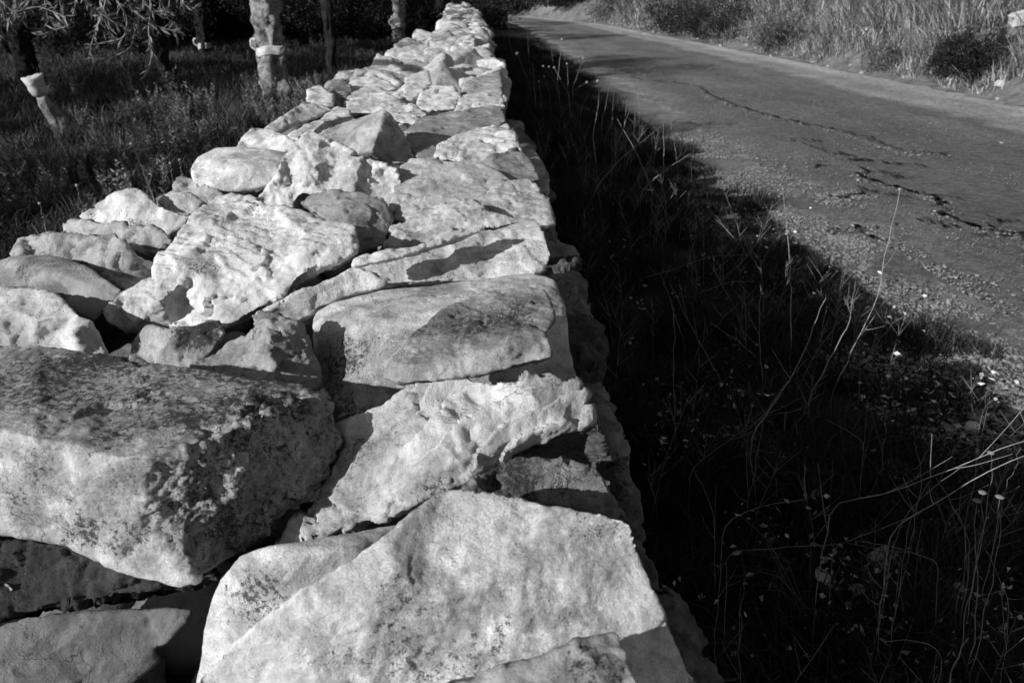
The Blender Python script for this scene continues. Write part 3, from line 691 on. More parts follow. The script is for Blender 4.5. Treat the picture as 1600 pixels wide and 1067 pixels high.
for row, (zc, xo) in enumerate([(.86, .10), (.72, .04), (.55, 0), (.36, -.04), (.18, -.08)]):  # left face stones, dark tone standing in for the black of shaded gaps
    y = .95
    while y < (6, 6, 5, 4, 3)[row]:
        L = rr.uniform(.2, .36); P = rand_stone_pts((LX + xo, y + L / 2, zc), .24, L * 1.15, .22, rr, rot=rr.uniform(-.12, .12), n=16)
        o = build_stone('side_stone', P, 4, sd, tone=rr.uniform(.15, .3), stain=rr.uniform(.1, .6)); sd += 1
        tag(o, 'stone low in the left hand face of the wall, toned dark for the shade between the top blocks', 'stone', 'stones in the left face of the wall'); y += L

# ------------------------------------------------------------------ vegetation generators
def unit(v): return v / (np.linalg.norm(v, axis=-1, keepdims=True) + 1e-9)
def add_tint(o, per, rng, k):
    t = np.repeat(per, k).astype(np.float32); a = o.data.attributes.new('tint', 'FLOAT', 'POINT'); a.data.foreach_set('value', t)
def blades(name, B, H, W_, lean, mat, rng, parent=None, curl=0.5):
    n = len(B); az = rng.uniform(0, 2 * np.pi, n); s = np.stack([np.cos(az), np.sin(az), 0 * az], -1) * (W_ / 2)[:, None]
    l = lean * H[:, None]; up = np.zeros((n, 3)); up[:, 2] = H
    m1 = B + up * .45 + l * .25; m2 = B + up * .8 + l * .62; tip = B + up * (1 - curl * np.minimum(np.linalg.norm(lean, axis=1), 1.2) * .35)[:, None] + l * 1.1
    V = np.stack([B - s, B + s, m1 + s * .9, m1 - s * .9, m2 + s * .6, m2 - s * .6, tip], 1).reshape(-1, 3)
    i = np.arange(n)[:, None] * 7
    Fc = np.concatenate([i + a for a in ([[0, 1, 2]], [[0, 2, 3]], [[3, 2, 4]], [[3, 4, 5]], [[5, 4, 6]])], 0)
    o = mesh(name, V, Fc, mat, parent); add_tint(o, rng.uniform(0, 1, n) ** 1.5, rng, 7); return o
def leaves(name, P, D, L, W_, mat, rng, parent=None):
    n = len(P); D = unit(D); s = unit(np.cross(D, rng.normal(size=(n, 3)))); nn = np.cross(D, s)
    L = L[:, None]; W_ = W_[:, None]
    mid = P + D * L * .5 + nn * W_ * .25
    V = np.stack([P, mid + s * W_ / 2, P + D * L, mid - s * W_ / 2], 1).reshape(-1, 3)
    i = np.arange(n)[:, None] * 4
    o = mesh(name, V, i + np.array([[0, 1, 2, 3]]), mat, parent, smooth=False); add_tint(o, rng.uniform(0, 1, n) ** 1.5, rng, 4); return o
def tube(V, Fc, P, R, n=6):
    P = np.asarray(P, float); R = np.broadcast_to(np.asarray(R, float), (len(P),)); b = len(V)
    t = unit(np.gradient(P, axis=0)); ref = np.array([0, 0, 1.]) if abs(t[0][2]) < .8 else np.array([1., 0, 0])
    a0 = unit(np.cross(t, ref)); b0 = np.cross(t, a0)
    for k in range(len(P)):
        for j in range(n):
            an = 2 * math.pi * j / n; V.append(P[k] + R[k] * (a0[k] * math.cos(an) + b0[k] * math.sin(an)))
    for k in range(len(P) - 1):
        for j in range(n):
            q = (j + 1) % n; Fc.append((b + k * n + j, b + k * n + q, b + (k + 1) * n + q, b + (k + 1) * n + j))
def smooth_line(P, n=16):
    P = np.asarray(P, float); d = np.r_[0, np.cumsum(np.linalg.norm(np.diff(P, axis=0), axis=1))]
    s = np.linspace(0, d[-1], n); Q = np.stack([np.interp(s, d, P[:, k]) for k in range(3)], -1)
    for _ in range(2): Q[1:-1] = (Q[:-2] + 2 * Q[1:-1] + Q[2:]) / 4
    return Q
vr = np.random.default_rng(42)
def bush(name, x, y, r, h, label, mat, seed, group=None, n=5000, leaf=.05, z=None, stems=True):
    rg = np.random.default_rng(seed); gz = float(ground_z(x, y)) if z is None else z
    t = empty(name, (x, y, gz), label, 'bush', group)
    C = rg.normal(size=(22, 3)); C = unit(C) * rg.uniform(.4, .95, (22, 1)); C[:, 2] = np.abs(C[:, 2]); C *= [r, r, h]
    idx = rg.integers(0, 22, n); P = C[idx] * rg.uniform(.75, 1.3, (n, 1)) + rg.normal(0, .21, (n, 3)) * [r, r, h]; P = P[P[:, 2] > -.02]; n = len(P)
    P *= (1 + .45 * fbm(P * (2.2 / r) + seed, 2, seed))[:, None]
    leaves('foliage', P, rg.normal(size=(n, 3)) * .6 + unit(P) + [0, 0, .4], rg.uniform(.6, 1.4, n) * leaf, rg.uniform(.6, 1.4, n) * leaf * .35, mat, rg, t)
    V = []; Fc = []
    for k in range(9):
        tube(V, Fc, smooth_line([(0, 0, -.03), C[k] * .5, C[k]], 8), np.linspace(.018, .004, 8), 5)
    mesh('stems', V, Fc, M_TWIG, t); return t

# ------------------------------------------------------------------ left: grove ground cover
def field(n, x0, x1, y0, y1, pw=1.0):
    y = y0 + (y1 - y0) * vr.uniform(0, 1, n) ** pw; x = vr.uniform(x0, x1, n); return x, y
def keep_clump(x, y, sc, thr, seed):
    return fbm(np.stack([x * sc, y * sc, 0 * x], -1), 3, seed) + vr.normal(0, .12, len(x)) > thr
x, y = field(330000, -1, 0, 1.6, 25, 1.45); x = -1.15 - (-x) * (y * .85 + 1.2)
kk = keep_clump(x, y, 1.3, .0, 51); x, y = x[kk], y[kk]
B = np.stack([x, y, ground_z(x, y)], -1); n = len(B)
H = vr.uniform(.06, .26, n) * (1 + .7 * fbm(B * np.array([1.1, 1.1, 0]), 2, 52)); H = np.clip(H, .03, .5)
o = blades('grass', B, H, vr.uniform(.003, .007, n) * (1 + y / 12), vr.normal(0, .45, (n, 3)) * [1, 1, 0], M_GRASS, vr); o['kind'] = 'stuff'
o['label'] = 'grass and low weeds on the olive grove floor'
# upright leafy weeds, copied
def weed(seed, h=.3, n_st=9, mat=M_HERB):
    rg = np.random.default_rng(seed); PP = []; DD = []; LL = []
    for s in range(n_st):
        a = rg.uniform(0, 6.28); le = rg.uniform(.1, .5); hh = h * rg.uniform(.5, 1.1); b = rg.normal(0, h * .12, 2)
        for t in np.linspace(.12, 1, 22):
            for r in range(3):
                p = np.array([b[0] + math.cos(a) * le * hh * t ** 1.5, b[1] + math.sin(a) * le * hh * t ** 1.5, hh * t])
                aa = rg.uniform(0, 6.28); PP.append(p); DD.append([math.cos(aa), math.sin(aa), rg.uniform(.2, 1.4)]); LL.append(rg.uniform(.02, .045) * (1.2 - t * .5))
    LL = np.array(LL); return leaves('leafy_weed', np.array(PP), np.array(DD), LL, LL * .3, mat, rg)
W0 = [weed(s) for s in (1, 2, 3, 4)]
spots = []
for k in range(150):
    y = 2.4 + 12 * vr.uniform() ** 1.3; x = -1.3 - vr.uniform() * (y * .75 + .4); spots.append((x, y) if not (-5.2 < x < -3.4 and 7.6 < y < 9.4) else (x - 2, y))
for u, v in [(425, 165), (440, 172), (455, 160), (410, 175), (430, 150), (395, 160), (345, 215), (330, 225), (300, 215), (270, 225), (250, 235), (365, 210), (320, 200), (290, 190), (205, 180), (180, 260), (20, 260), (60, 270), (90, 290), (230, 250), (240, 270), (150, 280)]:
    p = on(u, v + 14, 0); spots.append((p[0], p[1]))
for k, (x, y) in enumerate(spots):
    if k < 4: o = W0[k]
    else: o = W0[k % 4].copy(); COL.objects.link(o)
    o.location = (x, y, float(ground_z(x, y)) - .01); o.rotation_euler.z = vr.uniform(0, 6.28); s = vr.uniform(.8, 1.6); o.scale = (s, s, s)
    tag(o, 'leafy upright weed growing in the grass left of the wall', 'weed', 'weeds on the grove floor')

# ------------------------------------------------------------------ olive trees
def trunk_mesh(path, rad, seed, mat, parent, name='trunk', limbs=()):
    V = []; Fc = []
    tube(V, Fc, smooth_line(path, 36), np.interp(np.linspace(0, 1, 36), np.linspace(0, 1, len(rad)), rad), 28)
    for L, r in limbs: tube(V, Fc, smooth_line(L, 16), np.linspace(r, r * .35, 16), 10)
    V = np.array(V); n = fbm(V * np.array([7, 7, 3.2]) + seed, 4, seed, .6)
    c = np.interp(V[:, 2], [p[2] for p in path], [p[0] for p in path]), np.interp(V[:, 2], [p[2] for p in path], [p[1] for p in path])
    d = V - np.stack([c[0], c[1], V[:, 2]], -1); base = V[:, 2] < max(p[2] for p in path)
    V = V + unit(d) * (n * rad[0] * .38)[:, None] * base[:, None]
    return mesh(name, V, Fc, mat, parent)
def crown_mesh(n, rx, ry, zc, rz, seed, mat, parent, leaf=.07):
    rg = np.random.default_rng(seed); C = []
    for k in range(26):
        a = rg.uniform(0, 6.28); r = rg.uniform(.15, 1) ** .6; C.append([math.cos(a) * rx * r, math.sin(a) * ry * r, zc + rg.uniform(-1, 1) * rz])
    C = np.array(C); idx = rg.integers(0, len(C), n); P = C[idx] + rg.normal(0, .22, (n, 3)) * [1, 1, .8]
    D = rg.normal(size=(n, 3)) + [0, 0, -.3]
    return leaves('crown', P, D, rg.uniform(.7, 1.3, n) * leaf, rg.uniform(.7, 1.3, n) * leaf * .32, mat, rg, parent)
def band_mesh(c, r, h, tilt, parent, seed, tail=True):
    V = []; Fc = []; n = 40; m = 8
    for j in range(n):
        a = 2 * math.pi * j / n
        for q in range(m):
            b = 2 * math.pi * q / m; rr_ = r + .006 + .010 * math.cos(b) + .014 * math.sin(a * 5 + seed) ; z = h / 2 * math.sin(b) + tilt * math.cos(a) + .012 * math.sin(a * 3)
            V.append((c[0] + math.cos(a) * rr_, c[1] + math.sin(a) * rr_, c[2] + z))
    for j in range(n):
        for q in range(m): Fc.append((j * m + q, ((j + 1) % n) * m + q, ((j + 1) % n) * m + (q + 1) % m, j * m + (q + 1) % m))
    if tail:
        P = [(c[0] - r, c[1] - .05, c[2]), (c[0] - r - .07, c[1] - .07, c[2] + .06), (c[0] - r - .06, c[1] - .08, c[2] + .16), (c[0] - r + .01, c[1] - .09, c[2] + .15)]
        tube(V, Fc, smooth_line(P, 12), .02, 8)
    return mesh('band', V, Fc, M_BAND, parent)
def olive(px, py, r, label, mat=M_BARK, band=None, lean=(0, 0), crown=True, leaf_n=5000, rad_c=1.5, zc=2.7, seed=1, loc=None, cmat=None):
    b = np.array(loc) if loc is not None else on(px, py, 0); gz = float(ground_z(b[0], b[1]))
    t = empty('olive_tree', (b[0], b[1], gz), label, 'olive tree', 'olive trees in the grove')
    lx, ly = lean
    path = [(0, 0, -.1), (lx * .15, ly * .15, .25), (lx * .45, ly * .45, .75), (lx * .8, ly * .8, 1.25), (lx, ly, 1.7)]
    limbs = [([(lx * .7, ly * .7, 1.2), (lx - .35, ly + .1, 1.7), (lx - .8, ly + .1, 2.3), (lx - 1.1, ly, 2.8)], r * .55), ([(lx, ly, 1.5), (lx + .3, ly, 2.0), (lx + .7, ly - .2, 2.6)], r * .55), ([(lx, ly, 1.5), (lx + .1, ly + .4, 2.1), (lx, ly + .9, 2.7)], r * .5)]
    trunk_mesh(path, [r * 1.35, r * 1.02, r * .95, r * .95, r * 1.0], seed, mat, t, limbs=limbs)
    if band: band_mesh((lx * .45 * band / .75, ly * .45 * band / .75, band), r * 1.0, .13, .015, t, seed)
    if crown: crown_mesh(leaf_n, rad_c, rad_c, zc, .75 if zc > 2.5 else 1.0, seed, cmat or M_OLIVE_SHADE, t, .09)
    return t
t1 = olive(434, 156, .19, 'gnarled olive trunk with a thick pale band tied round it', band=.68, lean=(-.02, 0), seed=61, rad_c=1.3, zc=2.9)
olive(48, 130, .17, 'dark olive trunk above the leaning cut stump at the far left', mat=M_BARK_SHADE, seed=62, zc=1.75, leaf_n=15000, rad_c=1.9)
olive(322, 92, .13, 'slim distant olive trunk with a small pale band', mat=M_BARK_SHADE, band=.32, seed=63, zc=1.75, leaf_n=15000, rad_c=1.9)
olive(520, 128, .085, 'thin dark olive trunk just right of the banded one', mat=M_BARK_SHADE, seed=64, rad_c=1.1)
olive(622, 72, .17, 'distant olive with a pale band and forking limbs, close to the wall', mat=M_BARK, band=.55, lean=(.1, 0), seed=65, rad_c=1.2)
olive(565, 60, .15, 'distant olive with a pale wrapped limb behind the thin dark trunk', mat=M_BARK_SHADE, band=.75, seed=66, zc=1.75, leaf_n=15000, rad_c=1.9)
olive(690, 44, .2, 'farthest olive beside the end of the wall', mat=M_BARK_SHADE, seed=67, band=.5, rad_c=2)
olive(240, 70, .16, 'shaded olive in the back row behind the hanging twigs', mat=M_BARK_SHADE, seed=68, zc=1.75, leaf_n=15000, rad_c=1.9)
olive(150, 80, .16, 'shaded olive in the back row left of the hanging twigs', mat=M_BARK_SHADE, seed=69, zc=1.75, leaf_n=15000, rad_c=1.9)
for k, (x, y) in enumerate([(-11.8, 7.2), (-9.9, 10.8), (-10.2, 8.3), (-8.3, 3.4), (-11.5, 5), (-12.5, 10), (-8.8, 11), (-5.8, 15.5)]):  # olives added, nearly all out of view, to cast shade on the grove
    olive(0, 0, .17, 'olive tree standing left of the picture, shading the grove', seed=130 + k, loc=(x, y, 0), mat=M_BARK_SHADE, zc=2.5, rad_c=.8, leaf_n=7000)
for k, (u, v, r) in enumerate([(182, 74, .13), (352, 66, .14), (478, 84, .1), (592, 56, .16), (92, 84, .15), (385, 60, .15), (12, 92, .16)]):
    olive(u, v, r, 'dark olive trunk in the shaded middle rows of the grove', mat=M_BARK_SHADE, seed=150 + k, zc=1.75, rad_c=1.6, leaf_n=11000)
# rows behind, low dark crowns closing the grove
k = 0
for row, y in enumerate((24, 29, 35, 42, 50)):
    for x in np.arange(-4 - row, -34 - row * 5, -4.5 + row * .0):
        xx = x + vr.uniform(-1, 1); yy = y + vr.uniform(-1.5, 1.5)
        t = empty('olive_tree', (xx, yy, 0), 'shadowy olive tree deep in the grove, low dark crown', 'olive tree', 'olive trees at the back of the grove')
        trunk_mesh([(0, 0, -.1), (.05, 0, .5), (.1, 0, 1.3), (0, 0, 2)], [.25, .18, .16, .16], 70 + k, M_BARK_SHADE, t)
        if k < 3: crown_mesh(9000, 2.3, 2.3, 1.8, .95, 90 + k, M_OLIVE_SHADE, t, .13); KIDS['cr%d' % k] = t.children
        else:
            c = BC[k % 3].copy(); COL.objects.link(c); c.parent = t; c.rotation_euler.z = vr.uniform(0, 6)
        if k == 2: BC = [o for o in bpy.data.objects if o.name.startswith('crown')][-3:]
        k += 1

B0 = bush('bush', -3.0, 27, 1.5, 1.25, 'dark bush low between the back rows of olives', M_BUSH, 401, 'bushes between the back rows of olives', n=7000, leaf=.12)
for j in range(13):
    c = B0.copy(); COL.objects.link(c); c.location = (-5.2 - j * 2.1, 26.5 + vr.uniform(-1, 1), 0); c.rotation_euler.z = vr.uniform(0, 6)
    for ch in B0.children:
        d = ch.copy(); COL.objects.link(d); d.parent = c

# leaning cut stump
p = on(98, 212, 0); q = aty(56, 133, p[1] - .1)
t = empty('tree_stump', (p[0], p[1], float(ground_z(p[0], p[1]))), 'leaning cut stump with a pale wrapped end at the far left', 'stump')
dq = q - np.array(t.location)
trunk_mesh([(.02, 0, -.08), tuple(dq * .33 + [.03, 0, 0]), tuple(dq * .66 + [.01, 0, 0]), tuple(dq)], [.10, .08, .07, .062], 71, M_BARK, t)
V = []; Fc = []; dd = dq / np.linalg.norm(dq)
tube(V, Fc, [dq - dd * .10, dq - dd * .085, dq - dd * .03, dq + dd * .04, dq + dd * .085, dq + dd * .09, dq + dd * .09], [.06, .085, .08, .10, .115, .09, .002], 18)
V = np.array(V); V += .02 * np.stack([fbm(V * 14, 3, s) for s in (1, 2, 3)], -1)
mesh('wrapping', V, Fc, M_BAND, t)

# near olive out of frame to the left: its drooping twigs hang into the top left corner
tl = empty('olive_tree', (-4.3, 4.9, 0), 'near olive whose drooping leafy twigs hang into the top left corner', 'olive tree', 'olive trees in the grove')
trunk_mesh([(0, 0, -.1), (.05, 0, .5), (.15, 0, 1.2), (.2, 0, 1.9)], [.3, .2, .19, .2], 72, M_BARK, tl,
           limbs=[([(.2, 0, 1.6), (.9, -.4, 2.1), (1.6, -.8, 2.2), (2.1, -1.1, 2.0)], .07), ([(.2, 0, 1.6), (-.5, .3, 2.3), (-1, .2, 2.7)], .09)])
cr = crown_mesh(3500, .9, .8, 2.9, .6, 73, M_OLIVE, tl)
SP = [[(150,-60),(180,-5),(200,30),(195,60),(150,70),(137,70)],[(230,-50),(236,10),(232,50),(238,85),(231,115)],[(210,-40),(215,30),(205,75),(170,94),(145,90)],[(60,-50),(70,0),(75,30),(100,45)],
      [(270,-50),(285,5),(298,15),(308,18)],[(190,-30),(205,15),(240,40),(275,50)],[(100,-50),(120,0),(110,40),(60,55)],[(20,-40),(25,10),(10,40)],[(150,-40),(160,20),(150,45),(140,80)],[(240,-40),(250,0),(262,25),(282,50)],
      [(-20,-20),(20,20),(60,10),(100,25)],[(80,-40),(100,10),(98,35)],[(170,-20),(160,25),(180,65)],[(205,-20),(240,20),(262,15)],[(40,-40),(48,0),(35,30)],[(120,-30),(140,10),(185,40)],[(0,-30),(5,20),(-5,60)],[(220,-30),(210,5),(222,30),(205,48)]]
for k, s in enumerate(SP):
    yy = 3.6 + (k % 5) * .16; V = []; Fc = []; PP = []; DD = []; LL = []
    L = smooth_line([aty(u, v, yy) - np.array(tl.location) for u, v in s], 30); tube(V, Fc, L, np.linspace(.005, .002, 30), 5)
    tg = unit(np.gradient(L, axis=0))
    for j in range(3, 30):
        for side in (0, 1, 2):
            if vr.uniform() < .35: continue
            d = tg[j] * .7 + unit(vr.normal(size=3)) * .8 + [0, 0, -.15]; PP.append(L[j]); DD.append(d); LL.append(vr.uniform(.025, .062))
    tw = mesh('hanging_twig', V, Fc, M_TWIG, tl); LL = np.array(LL)
    leaves('twig_leaves', np.array(PP), np.array(DD), LL, LL * .2, M_TLEAF, vr, tw)

# ------------------------------------------------------------------ right verge
x, y = field(170000, 0, 1, .6, 26, 1.7); 
edge = 1.95 + .45 * fbm(np.stack([y * 1.1, 0 * y, 0 * y], -1), 4, 81) + .5 * bend(y)
x = .30 + x * (edge - .30); 
kk = keep_clump(x, y, 2.2, -.15, 82); x, y = x[kk], y[kk]
B = np.stack([x, y, ground_z(x, y)], -1); n = len(B)
H = np.clip(vr.uniform(.05, .24, n) * (1 + .9 * fbm(B * np.array([1.4, 1.4, 0]), 2, 83)), .03, .5) * np.clip(1.25 - (x - .3) / 2.4, .35, 1)
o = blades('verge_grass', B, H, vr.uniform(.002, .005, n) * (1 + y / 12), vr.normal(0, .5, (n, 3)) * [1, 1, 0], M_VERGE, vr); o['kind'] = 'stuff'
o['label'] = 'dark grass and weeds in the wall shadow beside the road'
# fallen leaves and scraps on the shaded verge
n = 2600; x = vr.uniform(.4, 2.3, n); y = .6 + 5 * vr.uniform(0, 1, n) ** 1.3
cl = fbm(np.stack([x * 2.5, y * 2.5, 0 * x], -1), 3, 88); kk = cl > .12; x, y = x[kk], y[kk]; n = len(x)
ex = []
for (u0, u1, v0, v1, c_) in [(1285, 1420, 850, 955, 90), (1150, 1300, 770, 860, 30), (1380, 1560, 560, 680, 120), (1020, 1100, 640, 690, 50), (1300, 1500, 950, 1050, 50), (1480, 1600, 880, 1000, 50), (1100, 1220, 560, 700, 60)]:
    for _ in range(c_): ex.append(on(vr.uniform(u0, u1), vr.uniform(v0, v1), .12)[:2])
ex = np.array(ex); x = np.r_[x, ex[:, 0]]; y = np.r_[y, ex[:, 1]]; n = len(x)
P = np.stack([x, y, ground_z(x, y) + vr.uniform(.02, .14, n)], -1); P[-len(ex):, 2] += .05
o = leaves('leaf_litter', P, vr.normal(size=(n, 3)) * [1, 1, .35], vr.uniform(.006, .034, n), vr.uniform(.004, .02, n), M_LITTER, vr); o['kind'] = 'stuff'; o['label'] = 'pale dead leaves scattered over the shaded verge'

# gravel of the shoulder
def pebbles(name, P, sz, mat, rng):
    U, Fc0 = ico(1); n = len(P); sc = rng.uniform(.6, 1.3, (n, 1, 3)) * sz[:, None, None] * np.array([1, 1, .55])
    V = U[None] * sc * rng.uniform(.75, 1.2, (n, len(U), 1)) + P[:, None]
    Fc = (Fc0[None] + (np.arange(n) * len(U))[:, None, None]).reshape(-1, 3)
    return mesh(name, V.reshape(-1, 3), Fc, mat, smooth=False)
n = 60000; y = 1.6 + 7.5 * vr.uniform(0, 1, n) ** 1.4; x = near_edge(y) - .55 + vr.normal(0, .42, n) + .2 * np.maximum(3.2 - y, 0)
kk = (x > 1.5) & (x < 4.2) & (fbm(np.stack([x * 1.3, y * 1.3, 0 * x], -1), 3, 91) + .35 * (x < 2.7) > -.05); x, y = x[kk], y[kk]; n = len(x)
cx_ = []
for px_ in ([(1348, 262), (1348, 278), (1400, 293), (1440, 302), (1478, 317), (1470, 337), (1500, 348), (1560, 360), (1640, 385)], [(1100, 148), (1150, 166), (1220, 188), (1300, 203), (1400, 236), (1485, 244)], [(1290, 310), (1345, 300)], [(1298, 362), (1360, 376)]):
    P_, _ = ribbon_pts(px_, .03, 700); cx_.append(P_ + vr.normal(0, 1, P_.shape) * [.05, .09, 0])
cx_ = np.concatenate(cx_); x = np.r_[x, cx_[:, 0]]; y = np.r_[y, cx_[:, 1]]; n = len(x)
gy_ = 2.4 + 17 * vr.uniform(0, 1, 60000) ** 1.5; gx_ = near_edge(gy_) + .1 + (far_edge(gy_) - near_edge(gy_) - .2) * vr.uniform(0, 1, 60000)
kk = fbm(np.stack([gx_ * 1.2, gy_ * .6, 0 * gx_], -1), 3, 97) + vr.normal(0, .2, 60000) > -.05; x = np.r_[x, gx_[kk]]; y = np.r_[y, gy_[kk]]; ng_ = int(kk.sum()); n = len(x)
o = pebbles('gravel', np.stack([x, y, np.where(x > near_edge(y), .022, -.006) + 0 * x], -1), np.concatenate([np.clip(vr.lognormal(-5.35, .55, n - ng_), .002, .018), np.clip(vr.lognormal(-5.6, .4, ng_), .002, .009)]), M_PEB, vr); o['kind'] = 'stuff'; o['label'] = 'loose gravel along the broken road edge'

def rock(px, py, w, label, z=None, group=None, seed=1, tone=.65, h=.6, name='rock', sub=4):
    b = on(px, py, .07 if py > 600 else 0) if z is None else np.array([px, py, z])
    rg = np.random.default_rng(seed); P = rand_stone_pts((b[0], b[1], b[2] + w * h * .3), w, w * .8, w * h, rg)
    o = build_stone(name, P, sub, 900 + seed, k=110, chips=5, tone=tone, rough=min(1, w * 5)); tag(o, label, 'rock', group); return o
rock(1325, 467, .035, 'small white stone at the edge of the gravel between dry stalks', seed=1)
rock(1565, 226, .045, 'single white pebble lying on the asphalt at the right', seed=2)
rock(1335, 353, .05, 'pale pebble in the worn gravel patch', seed=3, tone=.4)
rock(1395, 540, .03, 'white stone chip on the verge below the gravel', seed=4)
rock(1590, 597, .03, 'white chip on the gravel at the right edge of the photo', seed=5)
rock(1385, 880, .11, 'roundish flat grey stone in the shaded verge', seed=6, tone=.5, h=.3)
rock(1292, 905, .07, 'angular white flake left of the flat grey stone', seed=7, h=.3)
rock(1340, 922, .045, 'small white flake below the flat grey stone', seed=8, h=.3)
rock(1500, 920, .05, 'white flake alone in the dark verge at lower right', seed=9, h=.3)
rock(1517, 668, .06, 'pale stone at the foot of the gravel near the right edge', seed=10, h=.5)
rock(1275, 773, .03, 'small pale square stone above the fallen twigs', seed=11, h=.8, tone=.4)
rock(1030, 648, .025, 'tiny pale stone near the wall foot', seed=12, tone=.4)
for k in range(32):
    y = 3.5 + 24 * (k / 32) ** 1.2 + vr.uniform(-.2, .2); x = float(far_edge(y)) + vr.uniform(.05, .5)
    rock(x, y, vr.uniform(.05, .16), 'pale rubble stone at the foot of the roadside bank', z=float(ground_z(x, y)), group='stones along the foot of the bank', seed=20 + k, sub=4, tone=.42)
for k, (u, v, w) in enumerate([(1520, 32, .55), (1597, 40, .5), (1360, 62, .45), (1395, 42, .35), (1480, 128, .16), (1565, 135, .2)]):
    p = hit(u, v)
    rock(p[0], p[1], w, ['grey boulder high on the bank by the top edge', 'pale boulder on the bank at the upper right corner', 'pale boulder low in the dry grass of the bank', 'grey boulder just above the pale one in the dry grass', 'pale rock beside the dark bush at the roadside', 'white rock right of the dark bush at the roadside'][k], z=float(ground_z(p[0], p[1])), seed=80 + k, sub=5, tone=.55)

# ------------------------------------------------------------------ bank beyond the road
n = 90000; y = 3 + 37 * vr.uniform(0, 1, n) ** 1.25; x = far_edge(y) + .25 + 7 * vr.uniform(0, 1, n) ** 1.2
kk = keep_clump(x, y, .9, -.1, 95) ; x, y = x[kk], y[kk]; n = len(x)
B = np.stack([x, y, ground_z(x, y)], -1)
H = np.clip(vr.uniform(.2, 1.05, n) * (1 + .8 * fbm(B * np.array([.8, .8, 0]), 2, 96)) * np.clip((x - far_edge(y)) * .8, .2, 1), .05, 1.6)
ln = vr.normal(0, .45, (n, 3)) * [1, 1, 0] + [-.35, -.1, 0]
o = blades('dry_bank_grass', B, H, vr.uniform(.006, .013, n) * (1 + y / 25), ln, M_DRY, vr, curl=1.0); o['kind'] = 'stuff'; o['label'] = 'pale dry arching grass on the roadside bank'
def bush_px(u, v, r, h, *a, **k):
    p = hit(u, v); return bush('bush', p[0], p[1] + r * .5, r, h, *a, **k)
bush_px(1135, 62, 1.35, 1.5, 'big dark bush overhanging the far road edge, top right of centre', M_BUSH, 1, n=9000, leaf=.07)
bush_px(1525, 128, .55, .62, 'dark spiky bush on the roadside at the right', M_BUSH, 2, n=9000, leaf=.06)
bush_px(1075, 52, 1.1, 1.3, 'very dark shrub just left of the big overhanging bush', M_BUSH, 3, n=6000, leaf=.08)
bush_px(960, 28, 1.2, 1.1, 'grey green shrub where the far road edge narrows', M_BUSHL, 4, n=6000, leaf=.1)
bush_px(885, 18, 1.5, 1.3, 'dim shrub at the far bend of the road', M_BUSH, 5, n=6000, leaf=.14)
bush_px(1385, 110, .35, .35, 'small tussocky bush low on the bank between the boulders', M_BUSHL, 6, n=4000, leaf=.05)
bush_px(1240, 75, .8, .8, 'pale scrubby bush right of the big dark bush', M_BUSHL, 7, n=7000, leaf=.07)
k = 0
for y in np.arange(8, 60, 2.6):
    for dx in (3.2, 5.8):
        x = float(far_edge(y)) + dx + vr.uniform(-.8, .8)
        bush('bush', x, y + vr.uniform(-1, 1), vr.uniform(.7, 1.3), vr.uniform(.7, 1.4), 'scrub bush high on the bank beyond the road', M_BUSHL if k % 3 else M_BUSH, 200 + k, 'bushes up on the bank', n=2500, leaf=.10); k += 1
for k, (x, y) in enumerate([(-1.5, 52), (1.5, 50), (-5, 54), (3.8, 50), (-3, 60), (1, 60), (-9, 60), (6, 56), (-14, 62), (-20, 62), (-27, 64), (0.3, 33), (-1.2, 30)]):
    bush('bush', x, y, 2.2 if k < 11 else .8, 2.2 if k < 11 else .9, 'dense dark shrub closing the view beyond the end of the wall', M_BUSH, 300 + k, 'shrubs beyond the end of the wall', n=5000, leaf=.22 if k < 11 else .12)

# ------------------------------------------------------------------ dry stalks
def stalk(px, z0, z1, label, group=None, mat=M_STALK, r=.0017, head=None, drop=True, side=0):
    n = len(px); P = [on(u, v, z0 + (z1 - z0) * k / (n - 1)) for k, (u, v) in enumerate(px)]
    b = P[0].copy(); gz = float(ground_z(b[0], b[1]))
    if drop and z0 > .06: P = [np.array([b[0] + .02, b[1] - .03, gz - .01])] + P
    org = P[0].copy(); Q = smooth_line([p - org for p in P], 22)
    Q[1:-1] += np.stack([fbm(Q[1:-1] * 14 + px[0][0], 2, 3), fbm(Q[1:-1] * 14 + px[0][0], 2, 4), 0 * Q[1:-1, 0]], -1) * .006
    V = []; Fc = []; L = np.linalg.norm(Q[-1]); tube(V, Fc, Q, np.linspace(r * (.35 if drop and z0 > .06 else 1), r * .5, 22) if not (drop and z0 > .06) else np.concatenate([np.full(6, r * .22), np.linspace(r, r * .5, 16)]), 5)
    for j in range(side):
        i0 = int(vr.uniform(7, 18)); d = unit(Q[i0 + 1] - Q[i0]) * .6 + unit(vr.normal(size=3)) * .7
        tube(V, Fc, smooth_line([Q[i0], Q[i0] + d * .04, Q[i0] + d * vr.uniform(.06, .14) + [0, 0, .02]], 7), np.linspace(r * .6, r * .3, 7), 4)
    if head is None:
        o = mesh('dry_stalk', V, Fc, mat); o.location = tuple(org); return tag(o, label, 'stalk', group)
    t = empty('dry_stalk', org, label, 'stalk', group); mesh('stem', V, Fc, mat, t)
    U, F0 = ico(3); hs = head; A = Q[-1]
    W_ = U * np.array([hs, hs, hs * (.3 if hs == .007 else .9)]) * (1 + .35 * grad_noise(U * 4 + px[0][0], 3))[:, None] + A
    mesh('seed_head', W_, F0, M_TWIG if hs == .007 else mat, t); return t
G1 = 'dry stalks along the verge'; L1 = 'thin dry stalk rising from the shaded verge'
L = lambda s: s
stalk([(1232,600),(1236,520),(1236,430),(1230,360),(1222,290)], .10, .62, 'tall pale stalk standing alone against the road, right of centre', r=.0022, side=1)
